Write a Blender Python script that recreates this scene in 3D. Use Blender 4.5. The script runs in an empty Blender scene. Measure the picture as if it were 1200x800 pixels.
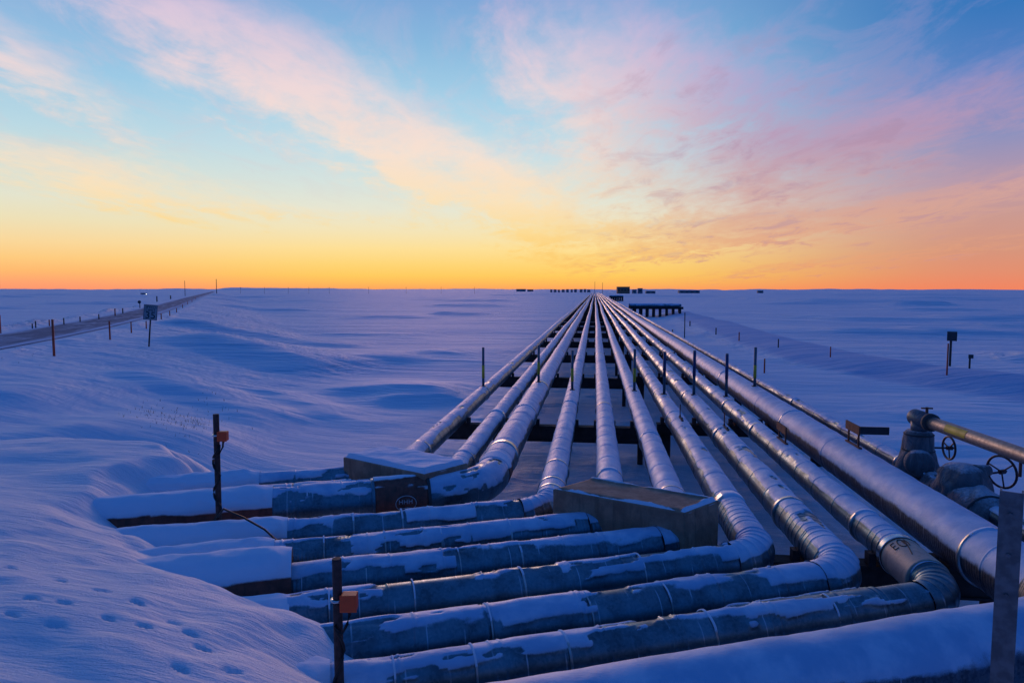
import bpy, bmesh, math, random
import numpy as np
from mathutils import Vector, Matrix
random.seed(7)
sc = bpy.context.scene
COL = sc.collection
PI = math.pi
R = math.radians

# ------------------------------------------------------------------ camera
F = 800.0; H = 5.1
PITCH = math.atan(60/800); YAW = R(6.9)
cam_d = bpy.data.cameras.new('camera'); cam = bpy.data.objects.new('camera', cam_d)
COL.objects.link(cam); sc.camera = cam
cam_d.sensor_width = 36; cam_d.lens = 24; cam_d.clip_start = 0.1; cam_d.clip_end = 60000
cam.location = (0, 0, H); cam.rotation_euler = (PI/2-PITCH, 0, YAW)

def ray(px, py):                       # survey direction of a point seen in the 1200x800 photograph
    v = [(px-600)/F, 1.0, -(py-400)/F]
    c, s = math.cos(PITCH), math.sin(PITCH)
    v = [v[0], v[1]*c+v[2]*s, -v[1]*s+v[2]*c]
    c, s = math.cos(YAW), math.sin(YAW)
    return (v[0]*c-v[1]*s, v[0]*s+v[1]*c, v[2])
def at(px, py, z):                     # ... where it meets height z
    r = ray(px, py); t = (z-H)/r[2]
    return Vector((r[0]*t, r[1]*t, z))
def at_dist(px, py, d):                # ... at forward distance d
    r = ray(px, py); f = -r[0]*math.sin(YAW)+r[1]*math.cos(YAW); t = d/f
    return Vector((r[0]*t, r[1]*t, H+r[2]*t))

# ------------------------------------------------------------------ numpy noise
def _hash(ix, iy, seed):
    h = (ix.astype(np.int64)*374761393 + iy.astype(np.int64)*668265263 + seed*974634777) & 0xffffffff
    h = ((h ^ (h >> 13))*1274126177) & 0xffffffff
    h = (h ^ (h >> 16)) & 0xffffff
    return h/float(0xffffff)
def vnoise(x, y, seed=0):
    x = np.asarray(x, float); y = np.asarray(y, float)
    ix = np.floor(x); iy = np.floor(y); fx = x-ix; fy = y-iy
    ux = fx*fx*fx*(fx*(fx*6-15)+10); uy = fy*fy*fy*(fy*(fy*6-15)+10)
    a = _hash(ix, iy, seed); b = _hash(ix+1, iy, seed); c = _hash(ix, iy+1, seed); d = _hash(ix+1, iy+1, seed)
    return (a*(1-ux)+b*ux)*(1-uy)+(c*(1-ux)+d*ux)*uy
def fbm(x, y, seed=0, oct=4):          # about -1..1
    s = 0; a = 1; n = 0
    for k in range(oct):
        s = s+a*(vnoise(x*2**k+k*17.3, y*2**k-k*9.1, seed+k)*2-1); n += a; a *= .5
    return s/n*1.5
def sstep(a, b, x):
    t = np.clip((np.asarray(x, float)-a)/(b-a), 0, 1); return t*t*(3-2*t)

# ------------------------------------------------------------------ mesh helpers
def mesh_np(name, V, Q, smooth=True):
    V = np.asarray(V, np.float32); Q = np.asarray(Q, np.int32)
    me = bpy.data.meshes.new(name); n = Q.shape[1]
    me.vertices.add(len(V)); me.vertices.foreach_set('co', V.ravel())
    me.loops.add(Q.size); me.loops.foreach_set('vertex_index', Q.ravel())
    me.polygons.add(len(Q))
    me.polygons.foreach_set('loop_start', np.arange(0, Q.size, n, dtype=np.int32))
    me.polygons.foreach_set('use_smooth', np.full(len(Q), smooth))
    me.update(calc_edges=True); me.validate()
    return me
def obj_me(name, me, mat, parent=None, kind=None):
    if mat and not me.materials: me.materials.append(mat)
    o = bpy.data.objects.new(name, me); COL.objects.link(o)
    if parent:
        o.parent = parent
        o.matrix_parent_inverse = Matrix.LocRotScale(parent.location, parent.rotation_euler, None).inverted()
    if kind: o['kind'] = kind
    return o
def obj(name, bm, mat, parent=None, smooth=False, kind=None, bevel=0):
    me = bpy.data.meshes.new(name)
    if bevel:
        bmesh.ops.bevel(bm, geom=[e for e in bm.edges if len(e.link_faces) == 2 and e.calc_face_angle(0) > .6], offset=bevel, segments=2, affect='EDGES', profile=.6)
    bmesh.ops.recalc_face_normals(bm, faces=bm.faces[:])
    bm.to_mesh(me); bm.free()
    for p in me.polygons: p.use_smooth = smooth
    return obj_me(name, me, mat, parent, kind)
def tag(o, label, cat, group=None):
    o['label'] = label; o['category'] = cat
    if group: o['group'] = group
    return o
def thing(name, loc, label, cat, group=None):
    o = bpy.data.objects.new(name, None); o.empty_display_size = .2
    COL.objects.link(o); o.location = loc
    return tag(o, label, cat, group)
def box(bm, c, s, rz=0, M=None):
    m = Matrix.Translation(c) @ Matrix.Rotation(rz, 4, 'Z') @ Matrix.Diagonal((*s, 1))
    if M is not None: m = M @ m
    return bmesh.ops.create_cube(bm, size=1, matrix=m)['verts']
def rod(bm, a, b, r, r2=None, seg=12, cap=True):
    a = Vector(a); b = Vector(b); d = b-a
    q = d.to_track_quat('Z', 'Y').to_matrix().to_4x4()
    m = Matrix.Translation((a+b)/2) @ q
    return bmesh.ops.create_cone(bm, cap_ends=cap, segments=seg, radius1=r, radius2=r if r2 is None else r2, depth=d.length, matrix=m)['verts']
def sweep(bm, pts, r, seg=8):
    pts = [Vector(p) for p in pts]; rings = []
    for i, p in enumerate(pts):
        t = (pts[min(i+1, len(pts)-1)]-pts[max(i-1, 0)]).normalized()
        up = Vector((0, 0, 1)) if abs(t.z) < .95 else Vector((1, 0, 0))
        s = t.cross(up).normalized(); u = s.cross(t)
        rings.append([bm.verts.new(p+r*(math.cos(a)*s+math.sin(a)*u)) for a in [2*PI*k/seg for k in range(seg)]])
    for i in range(len(rings)-1):
        for k in range(seg):
            bm.faces.new((rings[i][k], rings[i][(k+1) % seg], rings[i+1][(k+1) % seg], rings[i+1][k]))
    bm.faces.new(rings[0][::-1]); bm.faces.new(rings[-1])
def torus(bm, c, axis, Rr, r, seg=28, s2=8):
    q = Vector(axis).to_track_quat('Z', 'Y').to_matrix(); c = Vector(c)
    rings = []
    for i in range(seg):
        a = 2*PI*i/seg; d = Vector((math.cos(a), math.sin(a), 0))
        rings.append([bm.verts.new(c+q @ (d*(Rr+r*math.cos(b))+Vector((0, 0, r*math.sin(b))))) for b in [2*PI*k/s2 for k in range(s2)]])
    for i in range(seg):
        for k in range(s2):
            A, B = rings[i], rings[(i+1) % seg]
            bm.faces.new((A[k], A[(k+1) % s2], B[(k+1) % s2], B[k]))
def text_mesh(name, s, size, M, mat, parent, extrude=.002, align='CENTER'):
    cu = bpy.data.curves.new(name, 'FONT'); cu.body = s; cu.size = size; cu.extrude = extrude
    cu.align_x = align; cu.align_y = 'CENTER'
    t = bpy.data.objects.new(name+'_src', cu); COL.objects.link(t)
    dg = bpy.context.evaluated_depsgraph_get()
    me = bpy.data.meshes.new_from_object(t.evaluated_get(dg)); me.transform(M); me.materials.clear()
    bpy.data.objects.remove(t); bpy.data.curves.remove(cu)
    me.name = name
    return obj_me(name, me, mat, parent)

# ------------------------------------------------------------------ node helpers
def lin(r, g, b):
    f = lambda c: (c/255/12.92 if c/255 <= .04045 else ((c/255+.055)/1.055)**2.4)
    return (f(r), f(g), f(b), 1)
class NT:
    def __init__(s, nt): s.nt = nt; nt.nodes.clear()
    def n(s, t, **kw):
        nd = s.nt.nodes.new(t)
        for k, v in kw.items():
            if k.startswith('in_'):
                key = k[3:]; key = int(key) if key.isdigit() else key.replace('_', ' ')
                s.put(nd.inputs[key], v)
            else: setattr(nd, k, v)
        return nd
    def put(s, sock, v):
        if isinstance(v, bpy.types.NodeSocket): s.nt.links.new(v, sock)
        elif v is not None: sock.default_value = v
    def m(s, op, a, b=None, c=None, clamp=False):
        nd = s.nt.nodes.new('ShaderNodeMath'); nd.operation = op; nd.use_clamp = clamp
        for i, v in enumerate((a, b, c)): s.put(nd.inputs[i], v)
        return nd.outputs[0]
    def ramp(s, fac, els, interp='LINEAR'):
        nd = s.nt.nodes.new('ShaderNodeValToRGB'); cr = nd.color_ramp; cr.interpolation = interp
        while len(cr.elements) < len(els): cr.elements.new(.5)
        for e, (p, c) in zip(cr.elements, els): e.position = p; e.color = c
        s.put(nd.inputs[0], fac); return nd.outputs[0]
    def mix(s, fac, a, b, bt='MIX'):
        nd = s.nt.nodes.new('ShaderNodeMix'); nd.data_type = 'RGBA'; nd.blend_type = bt
        s.put(nd.inputs[0], fac); s.put(nd.inputs[6], a); s.put(nd.inputs[7], b); return nd.outputs[2]
    def ss(s, x, a, b):
        nd = s.nt.nodes.new('ShaderNodeMapRange'); nd.interpolation_type = 'SMOOTHSTEP'
        s.put(nd.inputs[0], x); nd.inputs[1].default_value = a; nd.inputs[2].default_value = b
        return nd.outputs[0]
    def noise(s, vec, scale, detail=4, rough=.55, dist=0, out=0):
        nd = s.n('ShaderNodeTexNoise'); s.put(nd.inputs['Vector'], vec); nd.inputs['Scale'].default_value = scale
        nd.inputs['Detail'].default_value = detail; nd.inputs['Roughness'].default_value = rough
        nd.inputs['Distortion'].default_value = dist; return nd.outputs[out]
    def mapping(s, vec, scale=(1, 1, 1), rot=(0, 0, 0)):
        nd = s.n('ShaderNodeMapping'); s.put(nd.inputs[0], vec); nd.inputs['Scale'].default_value = scale
        nd.inputs['Rotation'].default_value = rot; return nd.outputs[0]
    def bump(s, h, strength, dist, normal=None):
        nd = s.n('ShaderNodeBump'); nd.inputs['Strength'].default_value = strength; nd.inputs['Distance'].default_value = dist
        s.put(nd.inputs['Height'], h)
        if normal is not None: s.put(nd.inputs['Normal'], normal)
        return nd.outputs[0]
def newmat(name):
    m = bpy.data.materials.new(name); m.use_nodes = True; return m, NT(m.node_tree)
def out(t, shader): t.nt.links.new(shader, t.n('ShaderNodeOutputMaterial').inputs[0])
def simple(name, col, rough=.6, metal=0, var=.25, scale=6, bump=.0, col2=None, spec=.5):
    m, t = newmat(name)
    co = t.n('ShaderNodeTexCoord').outputs['Object']
    nz = t.noise(co, scale, 5)
    c2 = col2 or tuple(c*(1-var) for c in col[:3])+(1,)
    c = t.mix(t.ss(nz, .35, .65), col[:3]+(1,), c2)
    p = t.n('ShaderNodeBsdfPrincipled', in_Base_Color=c, in_Metallic=metal, in_Roughness=t.m('ADD', t.m('MULTIPLY', nz, .2), rough-.1))
    p.inputs['Specular IOR Level'].default_value = spec
    if bump: t.put(p.inputs['Normal'], t.bump(t.noise(co, scale*4, 5), bump, .01))
    out(t, p.outputs[0]); return m

SNOW = (.80, .84, .93, 1)
def snow_shader(t, co, thin=0.0):
    n1 = t.noise(co, 26, 5, .6); n2 = t.noise(co, 190, 2); n3 = t.noise(co, 2.6, 4, .6)
    b = t.bump(t.m('ADD', t.m('MULTIPLY', n1, .7), t.m('MULTIPLY', n2, .3)), .4, .014)
    if not thin:
        p = t.n('ShaderNodeBsdfPrincipled', in_Base_Color=SNOW, in_Roughness=.75, in_Normal=b)
        p.inputs['Specular IOR Level'].default_value = .2
        return p.outputs[0]
    c = t.mix(t.ss(n3, .38, .66), (.38, .55, .74, 1), (.62, .72, .86, 1))       # thin glazed frost / thicker wind-packed snow
    me = t.m('MULTIPLY', t.ss(t.noise(co, 5.5, 5, .65), .36, .66), thin)
    p = t.n('ShaderNodeBsdfPrincipled', in_Base_Color=c, in_Metallic=me, in_Roughness=.56, in_Normal=b)
    p.inputs['Specular IOR Level'].default_value = .5
    return p.outputs[0]
def snowy(name, build, lo=.28, hi=.74, edge=30, amt=.5, thin=0.0):
    """material whose point attribute «snow» says where snow lies on it"""
    m, t = newmat(name)
    tc = t.n('ShaderNodeTexCoord'); co = tc.outputs['Object']; uv = t.n('ShaderNodeUVMap').outputs[0]
    at_ = t.n('ShaderNodeAttribute', attribute_name='snow').outputs['Fac']
    nz = t.noise(co, edge, 6, .68); nf = t.noise(co, 130, 3, .6)
    f = t.m('ADD', at_, t.m('ADD', t.m('MULTIPLY', t.m('SUBTRACT', nz, .5), amt), t.m('MULTIPLY', t.m('SUBTRACT', nf, .5), .35)))
    mask = t.ss(f, lo, hi)
    sh = t.n('ShaderNodeMixShader', in_0=mask)
    t.nt.links.new(build(t, co, uv, mask), sh.inputs[1]); t.nt.links.new(snow_shader(t, co, thin), sh.inputs[2])
    out(t, sh.outputs[0]); return m
def metal_b(col, rough, ribs=0, frost=.25, dark=(.5, .5, .5)):
    def b(t, co, uv, mask):
        n1 = t.noise(co, 3.0, 5, .6); n2 = t.noise(t.mapping(uv, (14, 2.5, 1)), 2.2, 5, .65)
        sp = t.n('ShaderNodeTexVoronoi', in_Vector=co, in_Scale=38.0).outputs['Color']
        spv = t.n('ShaderNodeSeparateColor', in_0=sp).outputs[0]
        c = t.mix(t.ss(n1, .35, .7), col, tuple(col[i]*dark[i] for i in range(3))+(1,))
        c = t.mix(t.m('MULTIPLY', spv, .12), c, (.65, .68, .7, 1))
        fr = t.m('MULTIPLY', t.ss(n2, .52, .74), frost)           # thin frost streaks
        c = t.mix(fr, c, (.72, .77, .85, 1))
        h = t.m('MULTIPLY', n1, .6)
        su0 = t.n('ShaderNodeSeparateXYZ', in_0=uv).outputs[0]
        ln = t.ss(t.m('SINE', t.m('ADD', t.m('MULTIPLY', su0, 2*PI/.37), t.m('MULTIPLY', t.noise(t.mapping(uv, (1.1, 0, 0)), 1.0, 2), 5.0))), .988, .9995)
        c = t.mix(t.m('MULTIPLY', t.m('MULTIPLY', ln, .6), t.ss(t.noise(t.mapping(uv, (3, 4, 1)), 1.0, 4), .42, .6)), c, (.62, .70, .78, 1))
        if ribs:
            su = t.n('ShaderNodeSeparateXYZ', in_0=uv).outputs[0]
            h = t.m('ADD', h, t.m('MULTIPLY', t.m('SINE', t.m('MULTIPLY', su, 2*PI/ribs)), .35))
        nb = t.bump(h, .22, .02)
        p = t.n('ShaderNodeBsdfPrincipled', in_Base_Color=c, in_Normal=nb,
                in_Metallic=t.m('SUBTRACT', .92, fr), in_Roughness=t.m('ADD', t.m('MULTIPLY', n1, .25), rough))
        return p.outputs[0]
    return b
def paint_b(col, col2, rough=.7, scale=5):
    def b(t, co, uv, mask):
        n1 = t.noise(co, scale, 6, .65); n2 = t.noise(t.mapping(co, (6, 6, .7)), 2, 4)
        c = t.mix(t.ss(n1, .35, .65), col, col2)
        c = t.mix(t.m('MULTIPLY', t.ss(n2, .5, .7), .5), c, tuple(x*.55 for x in col2[:3])+(1,))
        p = t.n('ShaderNodeBsdfPrincipled', in_Base_Color=c, in_Roughness=rough, in_Normal=t.bump(t.noise(co, 40, 5), .35, .01))
        return p.outputs[0]
    return b
M = {}
M['metal']   = snowy('galvanised_jacket', metal_b((.12, .235, .29, 1), .28, frost=.05), thin=.35)
M['ribbed']  = snowy('ribbed_jacket', metal_b((.11, .225, .28, 1), .29, ribs=.05, frost=.10), thin=.35)
M['frosted'] = snowy('frosted_pipe', metal_b((.07, .10, .14, 1), .42, ribs=.06, frost=.06), edge=24, amt=.3, thin=.12)
M['band']    = simple('bright_band', (.72, .72, .70), .22, 1, .2, 12)
M['bandm']   = snowy('bright_jacket_band', metal_b((.55, .57, .56, 1), .2, frost=.05))
M['rust']    = snowy('rusty_casing', paint_b((.28, .075, .045, 1), (.15, .045, .03, 1)), edge=14, amt=.3)
M['pale']    = snowy('pale_sleeve', paint_b((.50, .38, .28, 1), (.42, .33, .27, 1), .5), edge=30)
M['concrete'] = snowy('stained_concrete', paint_b((.52, .29, .185, 1), (.34, .18, .115, 1), .85, 3), edge=10, amt=.35)
M['steel']   = simple('dark_steel', (.035, .03, .03), .6, .2, .5, 8, .1)
M['beamrust'] = simple('rusty_beam', (.05, .032, .026), .75, 0, .5, 5, .15)
M['postrust'] = simple('rusty_post', (.085, .045, .04), .7, .1, .45, 14, .2)
M['galv']    = simple('galvanised_post', (.17, .19, .21), .5, .6, .35, 16, .08)
M['orange']  = simple('orange_plastic', (.98, .09, .015), .4, 0, .12, 10)
M['stake']   = simple('orange_stake', (.75, .10, .04), .6, 0, .3, 3)
M['cable']   = simple('black_cable', (.012, .012, .013), .5)
M['yellow']  = simple('yellow_tape', (.75, .50, .03), .5)
M['blue']    = simple('dark_blue_paint', (.02, .05, .16), .5)
M['slate']   = simple('slate_pole', (.10, .14, .18), .5)
M['signw']   = simple('sign_white', (.36, .38, .40), .5)
M['signk']   = simple('sign_black', (.012, .012, .014), .5)
M['signback'] = simple('sign_dark', (.05, .06, .07), .5, .3)
M['wheel']   = simple('handwheel_paint', (.07, .018, .022), .5)
M['wrap']    = simple('valve_blanket', (.17, .17, .175), .85, 0, .3, 7, .5)
def wrap_mat():
    m, t = newmat('lagging_blanket'); co = t.n('ShaderNodeTexCoord').outputs['Object']
    f1 = t.noise(t.mapping(co, (3, 3, 1.2), (0, .5, 0)), 1.6, 5, .6, 1.2); f2 = t.noise(co, 22, 5, .6)
    c = t.mix(t.ss(f1, .35, .65), (.21, .21, .215, 1), (.12, .12, .13, 1))
    g = t.n('ShaderNodeSeparateXYZ', in_0=t.n('ShaderNodeNewGeometry').outputs['Normal']).outputs[2]
    fr = t.m('MULTIPLY', t.ss(t.m('ADD', g, t.m('MULTIPLY', f2, .6)), .95, 1.35), .7)
    c = t.mix(fr, c, (.7, .76, .86, 1))
    p = t.n('ShaderNodeBsdfPrincipled', in_Base_Color=c, in_Roughness=.8, in_Normal=t.bump(f2, .5, .012, t.bump(f1, 1.0, .10)))
    out(t, p.outputs[0]); return m
M['wrap'] = wrap_mat()
M['strap']   = simple('blanket_strap', (.07, .07, .07), .8)
M['module']  = simple('module_dark', (.22, .22, .25), .7)
M['brick']   = simple('brown_cladding', (.36, .16, .10), .8)
M['grey']    = simple('grey_cladding', (.30, .30, .32), .8)
M['wood']    = simple('weathered_wood', (.07, .055, .05), .9)
M['ink']     = simple('black_marker', (.015, .013, .012), .7)
M['chalk']   = simple('white_marker', (.62, .57, .57), .8)
M['plank']   = simple('rust_plate', (.20, .06, .035), .75, 0, .4, 9, .2)
M['grass']   = simple('dry_grass', (.16, .10, .06), .9)
M['roadmat'] = None

def snow_mat():
    m, t = newmat('snow_ground')
    co = t.n('ShaderNodeTexCoord').outputs['Object']
    dist = t.n('ShaderNodeVectorMath', operation='LENGTH', in_0=co).outputs['Value']
    farf = t.ss(dist, 14, 60); nearf = t.m('SUBTRACT', 1, t.ss(dist, 10, 40))
    n_far = t.noise(t.mapping(co, (.018, .06, 1), (0, 0, R(4))), 1, 5, .6)
    n_mid = t.noise(t.mapping(co, (.10, .62, 1), (0, 0, R(-8))), 1, 7, .62)
    n_near = t.noise(t.mapping(co, (.8, 4.5, 1), (0, 0, R(-24))), 1.2, 7, .62)
    n_gr = t.noise(co, 45, 4, .6)
    b = t.bump(t.m('MULTIPLY', n_far, farf), 1.0, 2.4)
    b = t.bump(t.m('MULTIPLY', n_mid, farf), 1.0, .5, b)
    b = t.bump(t.m('MULTIPLY', n_near, nearf), 1.0, .075, b)
    b = t.bump(t.m('MULTIPLY', n_gr, nearf), .7, .012, b)
    # wind-packed older snow is a touch greyer than fresh drifts
    pk = t.ss(t.noise(t.mapping(co, (.03, .16, 1), (0, 0, R(3))), 1, 6, .65), .45, .68)
    c = t.mix(pk, (.83, .84, .90, 1), (.74, .78, .87, 1))
    p = t.n('ShaderNodeBsdfPrincipled', in_Base_Color=c, in_Roughness=.68, in_Normal=b)
    p.inputs['Specular IOR Level'].default_value = .7
    out(t, p.outputs[0]); return m
M['snow'] = snow_mat()
def road_mat():
    m, t = newmat('packed_road')
    co = t.n('ShaderNodeTexCoord').outputs['UV']
    a = t.noise(t.mapping(co, (.10, .55, 1)), 1.5, 6, .6); g = t.noise(t.mapping(co, (.5, 1.2, 1)), 1.2, 5, .65)
    w = t.n('ShaderNodeSeparateXYZ', in_0=co).outputs[1]
    e = t.m('ABSOLUTE', t.m('SUBTRACT', t.m('DIVIDE', w, 5.3), .5))               # snow blown in from the edges
    f = t.m('ADD', t.m('ADD', t.m('MULTIPLY', a, .7), t.m('MULTIPLY', g, .4)), t.m('MULTIPLY', t.ss(e, .30, .5), .35))
    c = t.mix(t.ss(f, .48, .80), (.15, .19, .26, 1), (.60, .66, .78, 1))
    p = t.n('ShaderNodeBsdfPrincipled', in_Base_Color=c, in_Roughness=.85, in_Normal=t.bump(g, .4, .06))
    p.inputs['Specular IOR Level'].default_value = .1
    out(t, p.outputs[0]); return m
M['roadmat'] = road_mat()
def track_mat():
    m, t = newmat('packed_snow_track')
    tc = t.n('ShaderNodeTexCoord'); co = tc.outputs['Object']
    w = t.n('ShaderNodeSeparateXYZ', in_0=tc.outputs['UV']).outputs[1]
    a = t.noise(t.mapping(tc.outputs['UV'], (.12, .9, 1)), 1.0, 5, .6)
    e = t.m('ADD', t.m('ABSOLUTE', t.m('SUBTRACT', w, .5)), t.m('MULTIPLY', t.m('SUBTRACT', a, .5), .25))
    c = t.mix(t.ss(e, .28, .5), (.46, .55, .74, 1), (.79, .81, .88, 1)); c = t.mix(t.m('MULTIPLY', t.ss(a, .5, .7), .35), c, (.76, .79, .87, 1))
    n_mid = t.noise(t.mapping(co, (.10, .62, 1), (0, 0, R(-8))), 1, 6, .6)
    p = t.n('ShaderNodeBsdfPrincipled', in_Base_Color=c, in_Roughness=.7, in_Normal=t.bump(n_mid, .9, .4))
    p.inputs['Specular IOR Level'].default_value = .5
    out(t, p.outputs[0]); return m

# ------------------------------------------------------------------ terrain
ROAD_R = [(4.0, -50), (-30.7, 31.9), (-33.9, 39.4), (-40.2, 52.7), (-46, 64), (-57, 84.2), (-83, 130), (-154.3, 252), (-700, 1195)]       # right edge of the road
RN = Vector((.88, .475)).normalized()
def polydist(x, y, P):
    """signed distance to a polyline, positive to its right, and the parameter along it"""
    best = np.full(x.shape, 1e9); sg = np.zeros(x.shape)
    for (ax, ay), (bx, by) in zip(P[:-1], P[1:]):
        dx, dy = bx-ax, by-ay; L2 = dx*dx+dy*dy
        t = np.clip(((x-ax)*dx+(y-ay)*dy)/L2, 0, 1)
        ex, ey = x-ax-t*dx, y-ay-t*dy; d = np.hypot(ex, ey)
        cr = (dx*(y-ay)-dy*(x-ax)); m = d < best-1e-9
        sg = np.where(m, np.where(cr < 0, 1, -1), sg); best = np.where(m, d, best)
    return best*sg
MOUND = [(-30, 15.0), (-16, 12.6), (-10.2, 10.4), (-7.6, 9.35), (-5.7, 8.3), (-4.05, 7.35), (-2.6, 6.35), (-1.6, 5.2), (-.9, 3.6), (1.5, 2.2), (6, .8), (14, -6), (30, -14)]
def ridge(x, y, P, h, front, back, taper=6.):
    """wind drift: gentle beyond the crest line, steep on the side facing -n (right of the line)"""
    d = polydist(x, y, P)
    (ax, ay), (bx, by) = P[0], P[-1]; L = math.hypot(bx-ax, by-ay)
    s = ((x-ax)*(bx-ax)+(y-ay)*(by-ay))/L
    w = sstep(0, taper, s)*sstep(0, taper, L-s)
    prof = np.where(d > 0, 1-sstep(0, front, d), np.exp(-(d/back)**2))
    return h*w*prof
def P2(px, py, z): v = at(px, py, z); return (v.x, v.y)
RIDGES = [
    ([P2(180, 404, 1.2), P2(250, 411, .9), P2(330, 423, .6), P2(420, 436, .4)], .95, 4.2, 9, 6),
    ([P2(360, 452, .3), P2(430, 456, .3), P2(560, 462, .2)], .34, 2.0, 5, 3),
    ([P2(395, 470, .25), P2(470, 467, .25), P2(585, 466, .15)], .42, 1.6, 4, 3),
    ([P2(-40, 520, 1.2), P2(60, 512, 1.2), P2(150, 506, 1.1), P2(235, 520, .8), P2(290, 545, .6)], .36, 2.2, 3.0, 2.5),
    ([P2(-60, 478, 1.2), P2(40, 482, 1.2), P2(130, 478, 1.1)], .30, 2.4, 3.5, 2.5),
    ([P2(130, 440, 1.1), P2(230, 462, .8), P2(330, 500, .5)], .30, 1.6, 3.0, 3),
    ([P2(300, 452, .6), P2(420, 490, .3), P2(480, 500, .2)], .16, 1.4, 2.4, 2),
    ([P2(790, 368, 0), P2(840, 384, 0), P2(900, 402, 0), P2(970, 420, 0), P2(1080, 438, 0), P2(1210, 458, 0), P2(1400, 488, 0)], .7, 6.5, 26, 8),
    ([P2(890, 438, 0), P2(1010, 448, 0), P2(1120, 464, 0), P2(1300, 490, 0)], -.30, 3.0, 5, 5),
    ([P2(960, 478, 0), P2(1080, 486, 0), P2(1200, 500, 0), P2(1300, 515, 0)], .30, 3, 4.5, 4),
    ([P2(960, 512, 0), P2(1060, 520, 0), P2(1200, 530, 0)], .20, 2, 3, 3),
    ([P2(840, 349, 0), P2(960, 354, 0), P2(1100, 354, 0)], 1.4, 14, 30, 20),
    ([P2(240, 356, 0), P2(330, 353, 0), P2(430, 355, 0)], .9, 10, 24, 20),
    ([P2(370, 374, 0), P2(450, 372, 0), P2(540, 374, 0)], .6, 7, 16, 10),
    ([P2(330, 392, 0), P2(450, 395, 0), P2(560, 392, 0)], .45, 5, 10, 8),
    ([P2(880, 372, 0), P2(1000, 378, 0), P2(1180, 376, 0)], .5, 7, 14, 10),
    ([P2(460, 415, 0), P2(540, 420, 0), P2(600, 417, 0)], .32, 3, 7, 5),
]
_r = random.Random(11)
for _ in range(46):
    _px = _r.choice([_r.uniform(-60, 600), _r.uniform(860, 1260), _r.uniform(-100, 1300)]); _dy = 4.5*(95/4.5)**_r.random()
    _d = 800*5.1/_dy; _c = at(_px, 340+_dy, 0)
    if abs(_c.x-1) < 9+_d*.01 and _c.y > 0: continue
    _a = _r.uniform(-.35, .30); _L = _r.uniform(.10, .28)*_d+4; _h = min(.30+.0020*_d, 1.6)*_r.uniform(.6, 1.2)
    _v = Vector((math.cos(_a), math.sin(_a), 0))*_L/2
    _k = Vector((_v.y, -_v.x, 0))*_r.uniform(-.12, .12)
    RIDGES.append(([(_c.x-_v.x, _c.y-_v.y), (_c.x+_k.x, _c.y+_k.y), (_c.x+_v.x, _c.y+_v.y)], _h, _h*_r.uniform(5, 9), _h*_r.uniform(14, 26), _L*.35))
FOOT = [(12, 672), (70, 684), (118, 694), (160, 706), (37, 715), (75, 718), (15, 735), (65, 745), (127, 732), (170, 737), (203, 722), (222, 734), (238, 748), (272, 772), (210, 782)]
FOOTW = [(at(px, py, 2.25), random.uniform(-.3, .3)) for px, py in FOOT]
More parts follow.
